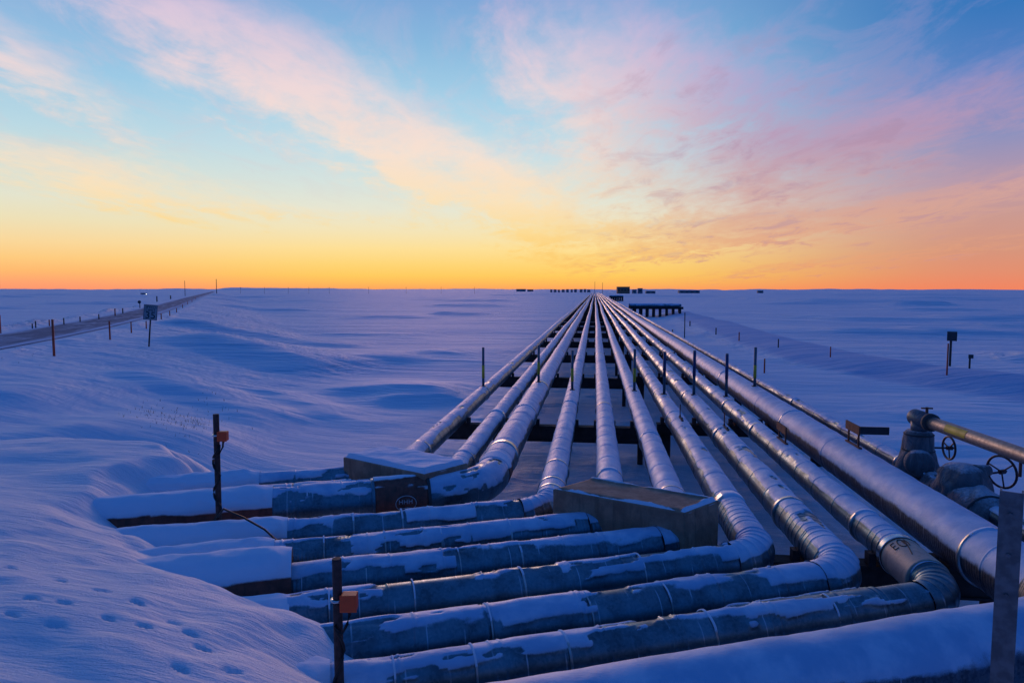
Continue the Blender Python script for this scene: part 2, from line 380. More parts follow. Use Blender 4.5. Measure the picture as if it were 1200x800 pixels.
def terrain(x, y):
    x = np.asarray(x, float); y = np.asarray(y, float)
    r = np.hypot(x, y)
    dr = polydist(x, y, ROAD_R)
    side = np.where(dr > 0, 1-sstep(.9, 19, dr), np.where(dr > -7.4, 1.0, 1-sstep(6.4, 15, -dr)))
    z = 2.0*side
    off = np.clip(np.abs(dr+2.6)-4.2, 0, 6)/6                      # 0 on the road
    z = z*(1-sstep(-12, -4.6, x)*sstep(-6, 8, y)*(1-sstep(40, 60, r)*0))
    z = z+(.16+.14*fbm(x/5, y/5, 51, 3))*(np.exp(-((dr-1.5)/.8)**2)+2*np.exp(-((dr+7.6)/.9)**2))*(1-sstep(150, 400, r))
    n = .10*fbm(x/14, y/6, 3, 4)+.16*fbm(x/60, y/22, 5, 3)*sstep(15, 60, r)+.5*fbm(x/400, y/160, 8, 3)*sstep(150, 600, r)
    n = n+.035*fbm(x/3.2+.3*y, y/.8, 11, 4)*(1-sstep(60, 160, r))
    z = z+n*np.clip(off, 0, 1)
    z = z+(.10*fbm(x/1.4, y/2.2, 61, 4)+.05)*sstep(-7, -4, x)*sstep(10, 7.5, x)*sstep(7, 10, y)*(1-sstep(90, 140, y))
    for rd in RIDGES: z = z+ridge(x, y, *rd)*np.clip(off*2, 0, 1)
    sd = polydist(x, y, MOUND)+.16*fbm(x/.9, y/.9, 41, 3)                                      # positive = camera side
    lump = .09*fbm(x/2.2+.4*y, y/1.3, 21, 3)+.022*fbm(x/1.1+1.1*y, y/.5, 25, 3)
    mh = np.interp(sd, [-2.6, -1.5, -.7, -.1, .35, 1.0, 2.0, 4.0, 9, 16], [.1, .62, 1.16, 1.5, 1.85, 2.12, 2.32, 2.5, 2.55, 2.1])
    soft = np.interp(sd+.25, [-2.6, -1.5, -.7, -.1, .35, 1.0, 2.0, 4.0, 9, 16], [.1, .62, 1.16, 1.5, 1.85, 2.12, 2.32, 2.5, 2.55, 2.1])
    soft2 = np.interp(sd-.25, [-2.6, -1.5, -.7, -.1, .35, 1.0, 2.0, 4.0, 9, 16], [.1, .62, 1.16, 1.5, 1.85, 2.12, 2.32, 2.5, 2.55, 2.1])
    mh = (mh+soft+soft2)/3
    mz = mh+lump*sstep(-1.2, .6, sd)*.8
    far_drop = 1-sstep(14, 30, np.hypot(x+2, y))*0.15
    def smax(p, q, k):
        h = np.clip(.5+.5*(p-q)/k, 0, 1); return q*(1-h)+p*h+k*h*(1-h)
    z = np.where(sd > -3.2, smax(mz*far_drop*sstep(-3.2, -1.4, sd), z, .35*sstep(-3.2, -1.6, sd)+1e-3), z)
    wx = x+.45*fbm(x/2.1, y/1.3, 33, 3)
    pl = (2.1+.1*fbm(x/2.5, y/1.5, 37, 3))*sstep(-5.7, -8.3, wx+.35*(y-11))*(1-sstep(12.3, 17.5, y+.2*x+2))*sstep(5.5, 8, y)*(1-sstep(10, 22, -x))
    z = smax(pl, z, .3*sstep(-5, -7, x)+1e-3)
    # snow caught between the casings
    for (v, a) in FOOTW:
        m = (np.abs(x-v.x) < .6) & (np.abs(y-v.y) < .6)
        if m.any():
            ca, sa = math.cos(a), math.sin(a); u = (x[m]-v.x)*ca+(y[m]-v.y)*sa; w = -(x[m]-v.x)*sa+(y[m]-v.y)*ca
            q = (u/.10)**2+(w/.022)**2; q = q*(1+.2*fbm(u*9+v.x*7, w*14+v.y*5, 77, 2))
            z[m] += -.032*(1-sstep(.45, 1.2, np.sqrt(np.clip(q, 0, 20))))+.012*np.exp(-((u+.05)/.15)**2-((w-.11)/.05)**2)
    return z
def gz(x, y): return float(terrain(np.array([x]), np.array([y]))[0])
def on_ground(px, py, z0=0.):
    z = z0
    for _ in range(12):
        v = at(px, py, z); z = .5*z+.5*gz(v.x, v.y)
    v = at(px, py, z); v.z = gz(v.x, v.y); return v

def build_terrain():
    rr = [0.0, .4]
    while rr[-1] < 26000:
        r = rr[-1]
        rr.append(r+(.25 if r < 3 else max(.035, r*.0058) if r < 45 else r*.016))
    rr = np.array(rr[1:])
    a0 = YAW
    fr = np.arange(-47, 47.001, .13); bk = np.arange(50, 311, 4.)
    az = np.radians(np.concatenate([fr, bk]))           # clockwise from the camera axis
    A, Rr = np.meshgrid(az, rr)
    ang = PI/2+YAW-A
    X = Rr*np.cos(ang); Y = Rr*np.sin(ang)
    Z = terrain(X, Y)
    n, m = X.shape
    V = np.stack([X.ravel(), Y.ravel(), Z.ravel()], 1)
    I = np.arange(n*m).reshape(n, m); J = np.roll(I, -1, axis=1)
    Q = np.stack([I[:-1].ravel(), I[1:].ravel(), J[1:].ravel(), J[:-1].ravel()], 1)[:, ::-1]
    V = np.vstack([V, [[0, 0, gz(0, 0)]]])
    me = mesh_np('snow_field', V, Q)
    # close the disc under the camera
    bm = bmesh.new(); bm.from_mesh(me); bm.verts.ensure_lookup_table()
    c = bm.verts[n*m]
    for k in range(m): bm.faces.new((bm.verts[k], bm.verts[(k+1) % m], c)).smooth = True
    bmesh.ops.recalc_face_normals(bm, faces=bm.faces[:])
    bm.normal_update()
    bm.faces.ensure_lookup_table()
    if bm.faces[1000].normal.z < 0: bmesh.ops.reverse_faces(bm, faces=bm.faces[:])
    bm.to_mesh(me); bm.free()
    o = obj_me('snow_field', me, M['snow'], kind='structure')
    return o
build_terrain()

def build_road():
    V = []; UV = []
    pts = []
    P = [Vector(p) for p in ROAD_R]
    for a, b in zip(P[:-1], P[1:]):
        L = (b-a).length; n = max(2, int(L/2.0) if L < 400 else int(L/6))
        for i in range(n): pts.append(a+(b-a)*i/n)
    s = 0; nw = 9
    for i, p in enumerate(pts):
        t = (pts[min(i+1, len(pts)-1)]-pts[max(0, i-1)]).normalized(); left = Vector((-t.y, t.x))
        if i: s += (p-pts[i-1]).length
        for k in range(nw):
            w = 5.3*k/(nw-1); q = p+left*w
            zz = gz(q.x, q.y)+.03+q.length*.0005+(.05*math.sin(PI*k/(nw-1)))
            V.append((q.x, q.y, zz)); UV.append((s, w))
    n = len(pts); I = np.arange(n*nw).reshape(n, nw)
    Q = np.stack([I[:-1, :-1].ravel(), I[1:, :-1].ravel(), I[1:, 1:].ravel(), I[:-1, 1:].ravel()], 1)[:, ::-1]
    me = mesh_np('gravel_road', V, Q)
    uv = me.uv_layers.new(name='UVMap'); uv.data.foreach_set('uv', np.array(UV, np.float32)[Q.ravel()].ravel())
    if me.polygons[0].normal.z < 0: me.flip_normals()
    obj_me('road', me, M['roadmat'], kind='structure')
build_road()
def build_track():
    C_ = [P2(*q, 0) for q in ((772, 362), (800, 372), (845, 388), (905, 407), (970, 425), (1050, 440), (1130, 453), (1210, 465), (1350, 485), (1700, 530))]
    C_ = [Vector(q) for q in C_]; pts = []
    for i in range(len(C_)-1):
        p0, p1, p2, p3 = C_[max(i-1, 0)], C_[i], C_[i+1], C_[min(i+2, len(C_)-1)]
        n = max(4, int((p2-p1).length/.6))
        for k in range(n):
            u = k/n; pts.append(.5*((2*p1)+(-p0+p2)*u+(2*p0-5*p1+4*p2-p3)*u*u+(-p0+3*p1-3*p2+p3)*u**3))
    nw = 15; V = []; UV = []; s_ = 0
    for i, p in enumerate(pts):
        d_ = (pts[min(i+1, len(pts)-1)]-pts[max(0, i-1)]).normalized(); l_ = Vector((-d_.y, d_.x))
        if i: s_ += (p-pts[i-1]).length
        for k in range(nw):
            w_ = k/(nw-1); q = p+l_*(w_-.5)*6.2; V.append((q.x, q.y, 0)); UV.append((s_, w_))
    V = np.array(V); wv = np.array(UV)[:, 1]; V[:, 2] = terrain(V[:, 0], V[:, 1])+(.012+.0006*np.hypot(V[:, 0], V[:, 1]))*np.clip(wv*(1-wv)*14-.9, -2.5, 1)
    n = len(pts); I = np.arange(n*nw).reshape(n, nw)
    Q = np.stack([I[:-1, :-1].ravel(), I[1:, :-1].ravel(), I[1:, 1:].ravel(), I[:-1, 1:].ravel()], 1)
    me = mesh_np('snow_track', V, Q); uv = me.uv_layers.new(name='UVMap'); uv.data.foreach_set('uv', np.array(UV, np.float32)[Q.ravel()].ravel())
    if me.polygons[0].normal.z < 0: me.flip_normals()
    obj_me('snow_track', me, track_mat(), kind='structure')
build_track()

def hills():
    V = []; Q = []
    azs = np.radians(np.arange(-40, 40.1, .1)); D = 15000.; rows = [(0, 0), (900, .75), (1800, 1.0), (3000, .7), (4500, 0)]
    for a in azs:
        px = math.degrees(a)
        h = 26+18*fbm(np.array([px/2.2]), np.array([.5]), 31, 4)[0]
        h += 40*math.exp(-((px+18.5)/5.5)**2)+20*math.exp(-((px+3)/3)**2)
        for d, k in rows:
            ang = PI/2+YAW-a; V.append(((D+d)*math.cos(ang), (D+d)*math.sin(ang), max(h, 6)*k-2))
    n = len(azs); m = len(rows); I = np.arange(n*m).reshape(n, m)
    Q = np.stack([I[:-1, :-1].ravel(), I[1:, :-1].ravel(), I[1:, 1:].ravel(), I[:-1, 1:].ravel()], 1)
    me = mesh_np('hills', V, Q)
    obj_me('hills', me, M['snow'], kind='structure')
hills()

# ------------------------------------------------------------------ pipes
def snow_amount(s, a, seed, thr, sec, namp, patch):
    """0..1 snow cover on a lagged pipe: s along it, a round it (pi/2 = top)"""
    nz = np.sin(a)
    L = 1.07; k = np.floor((s+seed*.37)/L)
    c = _hash(k, k*0, seed+91)*2-1
    n = fbm(s/.55, a*1.6, seed, 4)
    f = nz-(thr+sec*c)+namp*n
    if seed in (230, 233, 235): m = sstep(-.30, .26, f+.04*fbm(s/.09, a*.5, seed+3, 3))
    else: m = sstep(-.10, .10, f)
    p = fbm(s/.55+5, a*1.6, seed+40, 4)+.6*fbm(s/1.3, a*.6, seed+55, 2)
    m = m*(1-sstep(patch, patch+.14, p))
    return m
def tube(name, pts, s, rad, mat, parent, seed=1, thr=.35, sec=.25, namp=.3, patch=.5, th=.03, seg=56, cap=(False, False), thfun=None, cracks=()):
    """pts: (N,3) centre line, s: arc length, rad: (N,) radius"""
    P = np.asarray(pts, float); N = len(P); s = np.asarray(s, float); rad = np.asarray(rad, float)*np.ones(N)
    T = np.gradient(P, axis=0); T /= np.linalg.norm(T, axis=1)[:, None]
    S = np.stack([T[:, 1], -T[:, 0], 0*T[:, 0]], 1); S /= np.linalg.norm(S, axis=1)[:, None]
    U = np.cross(S, T)
    a = -PI/2+2*PI*np.arange(seg)/seg
    AA = np.broadcast_to(a, (N, seg)); SS = np.broadcast_to(s[:, None], (N, seg))
    sn = snow_amount(SS, AA, seed, thr, sec, namp, patch) if thr < 2 else np.zeros((N, seg))
    rg_ = random.Random(seed)
    for q in cracks:
        wd = rg_.uniform(.012, .03); st = rg_.choice([0, .5, 1, 1]); lo_ = rg_.uniform(-.3, .9)
        sn = sn*(1-st*np.exp(-((SS-q)/wd)**2)*sstep(lo_+.5, lo_-.1, np.sin(AA)-.15*fbm(SS*9, AA*3, seed, 2)))
    t = th*(sn*(.55+.45*np.clip(np.sin(AA), 0, 1)))*(1+.35*fbm(SS/.4, AA*1.5, seed+7, 3)) if thfun is None else thfun(SS, AA, sn)
    rr = rad[:, None]+t
    V = P[:, None, :]+rr[..., None]*(np.cos(AA)[..., None]*S[:, None, :]+np.sin(AA)[..., None]*U[:, None, :])
    V = V.reshape(-1, 3); sv = sn.reshape(-1)
    I = np.arange(N*seg).reshape(N, seg); J = np.roll(I, -1, 1)
    Q = np.stack([I[:-1].ravel(), I[1:].ravel(), J[1:].ravel(), J[:-1].ravel()], 1)
    uvv = np.stack([SS, AA/(2*PI)+.25], -1).reshape(-1, 2)
    loopuv = uvv[Q.ravel()].reshape(-1, 4, 2)
    wrap = (loopuv[:, :, 1].max(1)-loopuv[:, :, 1].min(1)) > .5
    lu = loopuv[wrap]; lu[..., 1] = np.where(lu[..., 1] < .5, lu[..., 1]+1, lu[..., 1]); loopuv[wrap] = lu
    me = mesh_np(name, V, Q)
    uv = me.uv_layers.new(name='UVMap'); uv.data.foreach_set('uv', loopuv.astype(np.float32).ravel())
    if any(cap):
        bm = bmesh.new(); bm.from_mesh(me); bm.verts.ensure_lookup_table()
        if cap[0]: bm.faces.new([bm.verts[i] for i in I[0]])
        if cap[1]: bm.faces.new([bm.verts[i] for i in I[-1][::-1]])
        bm.to_mesh(me); bm.free()
    at_ = me.attributes.new('snow', 'FLOAT', 'POINT'); at_.data.foreach_set('value', sv.astype(np.float32))
    me.update()
    # outward normals
    c0 = P[0]; p0 = me.polygons[0]
    if Vector(p0.normal).dot(Vector(p0.center)-Vector(c0)) < 0: me.flip_normals()
    return obj_me(name, me, mat, parent)
def rings(s0, s1, step, seams=(), bead=.007):
    """ring positions with raised beads at seams; step may be a function of s"""
    L = []; s = s0
    while s < s1:
        L.append((s, 0)); s += step(s) if callable(step) else step
    L.append((s1, 0))
    for q in seams:
        if s0+.03 < q < s1-.03:
            L = [e for e in L if abs(e[0]-q) > .02]
            L += [(q-.016, 0), (q-.008, bead), (q+.008, bead), (q+.016, 0)]
    L.sort(); return np.array([e[0] for e in L]), np.array([e[1] for e in L])

HEAD = R(67.3)
CD = Vector((-math.sin(HEAD), -math.cos(HEAD), 0))        # cross runs go this way (left and a little nearer)
ZP = 1.5
# k: pixel on the far run, pixel on the cross run, radius, height, casing end px x, style
SPEC = {
 1: dict(far=(500, 522), cross=(420, 562), r=.235, z=ZP, end=307, mat='metal', thr=0.5, sec=0.2, far_thr=0.62),
 2: dict(far=(546.7, 536.7), cross=(430, 577), r=.235, z=ZP, end=316, mat='metal', thr=0.45, sec=0.2, far_thr=0.45),
 3: dict(far=(590, 533), cross=(440, 587), r=.33, z=1.53, end=322, mat='metal', thr=0.52, sec=0.2, far_thr=0.28),
 4: dict(far=(656.7, 530), cross=(510, 613), r=.24, z=ZP, end=338, mat='metal', thr=0.7, sec=0.3, far_thr=0.34),
 5: dict(far=(711.7, 530), cross=(510, 638), r=.24, z=ZP, end=322, mat='ribbed', thr=0.6, sec=0.28, far_thr=0.22),
 6: dict(far=(760, 513), cross=(530, 667), r=.25, z=ZP, end=342, mat='ribbed', thr=0.66, sec=0.28, far_thr=0.26),
 7: dict(far=(800, 506.7), cross=(600, 693), r=.255, z=ZP, end=338, mat='metal', thr=0.8, sec=0.34, far_thr=0.62),
 8: dict(far=(836.7, 500), cross=(600, 736), r=.265, z=ZP, end=354, mat='metal', thr=0.76, sec=0.34, far_thr=0.64),
 9: dict(far=(873, 493), cross=(930, 729), r=.235, z=ZP, end=384, mat='metal', thr=0.8, sec=0.3, far_thr=0.58),
 10: dict(far=(1080, 600), cross=(950, 800), r=.385, z=1.62, end=330, mat='frosted', thr=.42, sec=.01, far_thr=.2),
 11: dict(far=(1043, 535), cross=None, r=.15, z=1.62, end=0, mat='metal', thr=.5, sec=.2, far_thr=.62),
}
LAB = {
 1: 'leftmost insulated pipe of the bundle, turning inside the snow-topped concrete block',
 2: 'second pipe from the left, passing frayed into the right end of the snow-topped block',
 3: 'thick snowy pipe with a broad open bend and a rust-brown sleeve bearing white marks',
 4: 'slim pipe that bends just left of the bare brown concrete block',
 5: 'middle pipe, snow covered, running straight into the back of the bare brown concrete block',
 6: 'snow covered pipe entering the right half of the bare brown concrete block',
 7: 'galvanised pipe bending sharply just right of the bare brown concrete block',
 8: 'galvanised pipe with a snowy bend, second to the right of the bare concrete block',
 9: 'galvanised pipe with a pale sleeve lettered by hand just before its ringed elbow',
 10: 'thickest smooth pipe, frosted and snowy, at the right and across the bottom of the picture',
 11: 'thin outermost pipe running along the right side of the thickest pipe to the valves',
}
GP = 'pipelines of the elevated pipe rack'
INFO = {}
for k, sp in SPEC.items():
    r, z = sp['r'], sp['z']
    X = at(*sp['far'], z).x
    if sp['cross']:
        a = at(*sp['cross'], z); t = (X-a.x)/CD.x; C = a+CD*t; C.z = z
    else: C = Vector((X, 7.0, z))
    root = thing('pipeline', (X, C.y, z-r), LAB[k], 'pipe', GP)
    seed = 100+k*13
    RB = 1.45*2*r if k not in (3, 10) else (2.5*2*r if k == 3 else 1.3*2*r)
    turn = PI/2-(HEAD-PI/2)*0
    # turn angle between -Y (towards the camera) and CD
    turn = Vector((0, -1, 0)).angle(CD)
    TL = RB*math.tan(turn/2)
    INFO[k] = dict(X=X, C=C, r=r, root=root, TL=TL, RB=RB)
    YEND = 900.0
    # far run -------------------------------------------------------------
    y0 = C.y+(TL if sp['cross'] else 0)
    stp = lambda s: .028 if s < 9 else (.05 if s < 22 else max(.06, (s-12)*.012))
    seams = list(np.arange(.55+random.random()*.4, 40, 1.07 if k not in (10,) else 6.))
    if k in (7, 8, 9): seams += list(np.arange(.35, 1.5, .17))
    s, bead = rings(0, YEND-y0, stp, seams, .006)
    pts = np.stack([np.full(len(s), X), y0+s, np.full(len(s), z)], 1)
    # small settlements so the line is not ruler straight
    wob = .05*fbm(s/25+k*3, s*0, 60+k, 2)*sstep(15, 60, s)
    pts[:, 0] += wob; pts[:, 2] += .03*fbm(s/18+k*5, s*0, 80+k, 2)*sstep(15, 60, s)
    tube('jacket', pts, s, r+bead, M[sp['mat']], root, seed, sp['far_thr'], .14 if k < 10 else .02, .10, .85 if k in (1, 7, 8, 9, 11) else 1.2, .02, 48)
    # bright bands near the camera
    bpos = []
    q = .9+random.random()*1.2
    while q < 42:
        bpos.append(q); q += random.uniform(3.5, 9)
    for q in (bpos if k < 10 else bpos[:3]):
        w = random.choice([.05, .07, .10, .26]) if k != 10 else .05
        sb = np.array([q-w/2-.004, q-w/2, q+w/2, q+w/2+.004])
        xx = np.interp(sb, s, pts[:, 0]); zz = np.interp(sb, s, pts[:, 2])
        tube('band', np.stack([xx, y0+sb, zz], 1), sb, r+np.array([0, .024, .024, 0]), M['bandm'], root, seed=int(q*10), thr=random.choice([.75, .9, 9]), sec=0, namp=.3, patch=9, th=.012, seg=40)
    if not sp['cross']: continue
    # elbow ---------------------------------------------------------------
    cen = Vector((X-RB, y0, z)); arc = RB*turn
    if k in (3, 10): ng = 12
    else: ng = max(6, int(arc/.135))
    phs = []; bd = []
    for g in range(ng+1):
        pg = turn*g/ng
        for dd, bb in ((-.012, 0), (0, .009 if k not in (3, 10) else 0), (.012, 0)):
            if 0 <= pg+dd/RB <= turn+1e-6: phs.append(pg+dd/RB); bd.append(bb)
        if g < ng:
            for f in (.25, .5, .75): phs.append(turn*(g+f)/ng); bd.append(-.003 if k not in (3, 10) else 0)
    phs = np.array(phs); bd = np.array(bd)
    pts = np.stack([cen.x+RB*np.cos(phs), cen.y-RB*np.sin(phs), np.full(len(phs), z)], 1)
    ethr = {7: .50, 8: .48, 9: 1.3, 3: .25, 10: .4, 1: .4, 2: .3}.get(k, .6)
    tube('elbow', pts, phs*RB, r+.004+bd, M[sp['mat']], root, seed+3, ethr, 0, .25, .7, .025, 48)
    # cross run -----------------------------------------------------------
    A0 = Vector((cen.x+RB*math.cos(turn), cen.y-RB*math.sin(turn), z))
    # length to well inside its casing
    ce = at(sp['end'], 640, z)                 # only the bearing matters
    rr_ = ray(sp['end'], 640); 
    # intersect plan line A0+CD*u with bearing ray
    den = CD.x*rr_[1]-CD.y*rr_[0]; u = (A0.y*rr_[0]-A0.x*rr_[1])/den
    LC = u+.7 if k != 10 else u+2
    INFO[k]['A0'] = A0; INFO[k]['u'] = u
    seams = []; q = .4+random.random()*.5
    while q < LC-.6:
        seams.append(q)
        if random.random() < .4: seams.append(q+.06+random.random()*.08)
        q += random.uniform(.55, 1.15)
    if k == 10: seams = []
    s, bead = rings(0, LC, .026, seams, .008)
    pts = np.stack([A0.x+CD.x*s, A0.y+CD.y*s, np.full(len(s), z)], 1)
    step = np.zeros(len(s))
    if k not in (10,):                          # overlapping lagging sheets differ by a few mm
        for i, q in enumerate(seams): step += np.where(s > q, random.uniform(-.008, .008), 0)
        step = np.clip(step, -.012, .012)
    tube('jacket', pts, s, r+bead+step, M[sp['mat']], root, seed+5, sp['thr'], sp['sec'], .17, .30 if k != 10 else 9, .03, 72, cracks=seams)
    q = 1.2+random.random()
    while q < u-.4 and k != 10:
        w = random.choice([.012, .014, .02]); sb = np.array([q-w/2-.004, q-w/2, q+w/2, q+w/2+.004])
        tube('band', np.stack([A0.x+CD.x*sb, A0.y+CD.y*sb, np.full(4, z)], 1), sb, r+np.array([0, .011, .011, 0]), M['bandm'], root, seed=int(q*50), thr=.72, sec=0, namp=.3, patch=.5, th=.02, seg=48)
        q += random.uniform(.7, 1.6)

def along(k, s):                              # point on a cross run
    i = INFO[k]; return i['A0']+CD*s
def sleeve_cross(k, s0, s1, dr, mat, thr, name='sleeve', **kw):
    i = INFO[k]; s = np.linspace(s0, s1, 24); A = i['A0']
    sb = np.concatenate([[s0-.002], s, [s1+.002]]); rad = np.concatenate([[i['r']-.01], np.full(24, i['r']+dr), [i['r']-.01]])
    return tube(name, np.stack([A.x+CD.x*sb, A.y+CD.y*sb, np.full(26, A.z)], 1), sb, rad, mat, i['root'], thr=thr, **kw)
def sleeve_far(k, y0, y1, dr, mat, thr, name='sleeve', **kw):
    i = INFO[k]; s = np.linspace(y0, y1, 24)
    sb = np.concatenate([[y0-.002], s, [y1+.002]]); rad = np.concatenate([[i['r']-.01], np.full(24, i['r']+dr), [i['r']-.01]])
    return tube(name, np.stack([np.full(26, i['X']), sb, np.full(26, i['C'].z)], 1), sb, rad, mat, i['root'], thr=thr, **kw)
def cross_s(k, px):                            # distance along a cross run seen at image column px
    rr_ = ray(px, 640); A0 = INFO[k]['A0']; den = CD.x*rr_[1]-CD.y*rr_[0]
    return (A0.y*rr_[0]-A0.x*rr_[1])/den
# pipe 3: rust sleeve with white markings
s1, s0 = cross_s(3, 439), cross_s(3, 499)
sl3 = sleeve_cross(3, s0, s1, .050, M['rust'], .86, seed=5, sec=0, namp=.25, patch=.6, th=.03)
sl3['label'] = 'rust-brown sleeve with white hand marks'
sleeve_cross(3, s0-.05, s0, .060, M['strap'], 9, 'clamp'); sleeve_cross(3, s1, s1+.05, .056, M['metal'], 9, 'clamp')
def strokes_on_pipe(name, k, fn, lines, mat, rad, r=.006):
    bm = bmesh.new()
    for ln in lines: sweep(bm, [fn(u, v, rad) for u, v in ln], r, 6)
    return obj(name, bm, mat, None)
i3 = INFO[3]; side3 = Vector((CD.y, -CD.x, 0))
if side3.y > 0: side3 = -side3
def f3(u, v, rad):                             # u along to the right, v = height angle (0 = facing us)
    s = (s0+s1)/2-.06-u; c = along(3, s); return c+rad*(math.cos(v)*side3+Vector((0, 0, math.sin(v))))
oval = [(.17*math.cos(t), .09+.33*math.sin(t)) for t in np.linspace(0, 2*PI, 33)]
lines = [oval]
for x0 in (-.11, -.03, .05):
    lines += [[(x0, .08), (x0, .26)], [(x0+.05, .08), (x0+.05, .26)], [(x0, .17), (x0+.05, .17)]]
lines += [[(-.10, -.12), (-.03, -.12), (.02, -.10), (.10, -.13)]]
mk = strokes_on_pipe('marking', 3, f3, lines, M['chalk'], i3['r']+.053, .0075); mk.parent = i3['root']
mk.matrix_parent_inverse = Matrix.Translation(i3['root'].location).inverted()
# rust patch where pipe 3 meets its elbow
sleeve_far(3, i3['C'].y+i3['TL']+.10, i3['C'].y+i3['TL']+.55, .012, M['rust'], .30, seed=9, sec=0, namp=.5, patch=.5, th=.02, name='patch')
i4 = INFO[4]; y4 = i4['C'].y+i4['TL']
sleeve_far(4, y4+.02, y4+1.05, .010, M['bandm'], 1.05, seed=12, sec=0, namp=.2, patch=9, th=.01)
for q in (.3, .75): sleeve_far(4, y4+q, y4+q+.05, .026, M['bandm'], 9, 'band')
# pipe 9: pale sleeve with the hand lettering, silver ring at its far end
i9 = INFO[9]; ye = i9['C'].y+i9['TL']
sl9 = sleeve_far(9, ye+.03, ye+.80, .034, M['pale'], 1.25, seed=3, sec=0, namp=.2, patch=.5, th=.01); sl9['label'] = 'pale painted sleeve with hand lettering'
sleeve_far(9, ye+.80, ye+.90, .050, M['band'], 9, 'band'); sleeve_far(9, ye+.775, ye+.80, .041, M['plank'], 9, 'ring')
def f9(u, v, rad):                             # u across (angle), v along towards the camera
    a = PI/2+.32-u; y = ye+.62-v
    return Vector((i9['X']+rad*math.cos(a), y, i9['C'].z+rad*math.sin(a)))
E_ = [[(-.46, -.08), (-.46, .08)], [(-.46, -.08), (-.26, -.08)], [(-.46, 0), (-.30, 0)], [(-.46, .08), (-.26, .08)]]
Q_ = [[(.02+.17*math.cos(t), .11*math.sin(t)) for t in np.linspace(0, 2*PI, 25)], [(.10, -.05), (.14, .10), (.04, .22), (-.08, .36)], [(.24, -.10), (.30, 0), (.24, .10)]]
mk = strokes_on_pipe('lettering', 9, f9, E_+Q_, M['ink'], i9['r']+.036, .007); mk.parent = i9['root']
mk.matrix_parent_inverse = Matrix.Translation(i9['root'].location).inverted()

# ------------------------------------------------------------------ casings (road-crossing sleeves)
CL = {1: 'short snow-covered casing stub farthest back, behind the rusty post',
      3: 'snow-topped casing with a rusty underside crossing behind the rusty post',
      4: 'snow-covered casing just in front of the base of the farther rusty post',
      5: 'snow-buried casing of the middle pipe, second in front of the farther rusty post',
      6: 'broad snow-topped casing showing the largest rust-brown underside',
      7: 'half buried snow-capped casing in front of the broad rust-brown one',
      8: 'snow-buried casing end left of the nearer rusty post',
      9: 'nearest casing end, almost wholly under snow at the bottom of the picture'}
CRAD = {1: .27, 3: .37, 4: .28, 5: .27, 6: .38, 7: .275, 8: .31, 9: .27}
CDZ = {6: .09, 7: -.03, 4: -.01}
for k in (1, 3, 4, 5, 6, 7, 8, 9):
    i = INFO[k]; A = i['A0']; u = i['u']; r = CRAD[k]; L = 7.0
    root = thing('pipe_casing', along(k, u), CL[k], 'pipe casing', 'casings under the road bank')
    s = np.concatenate([np.arange(0, .4, .012), np.arange(.4, L, .035)])
    rnd = np.clip(s/.05, 0, 1)
    def thf(S_, A_, sn, k=k):
        return (.055+.02*fbm(S_/.7, A_, 300+k, 3))*sn*np.clip(np.sin(A_)*.75+.45, 0, 1)*(.25+.75*sstep(-.02, .22+.08*np.sin(A_*5), S_))*(1+.35*fbm(S_/.35, A_*2, 320+k, 3))
    zc = A.z+CDZ.get(k, 0)
    pts = np.stack([A.x+CD.x*(u+s), A.y+CD.y*(u+s), np.full(len(s), zc)], 1)
    tube('casing_shell', pts, s, r, M['rust'], root, 400+k, {3: .40, 6: .45}.get(k, .3), .03, .07, 9, .1, 72, thfun=thf)
    # annular end seal
    bm = bmesh.new()
    S_ = Vector((CD.y, -CD.x, 0)); c = along(k, u+.004); c.z = zc
    ro = [bm.verts.new(c+(r-.002)*(math.cos(t)*S_+math.sin(t)*Vector((0, 0, 1)))) for t in np.linspace(0, 2*PI, 49)[:-1]]
    ri = [bm.verts.new(c+(i['r']-.01)*(math.cos(t)*S_+math.sin(t)*Vector((0, 0, 1)))) for t in np.linspace(0, 2*PI, 49)[:-1]]
    for j in range(48): bm.faces.new((ro[j], ro[(j+1) % 48], ri[(j+1) % 48], ri[j]))
    obj('end_seal', bm, M['beamrust'], root)

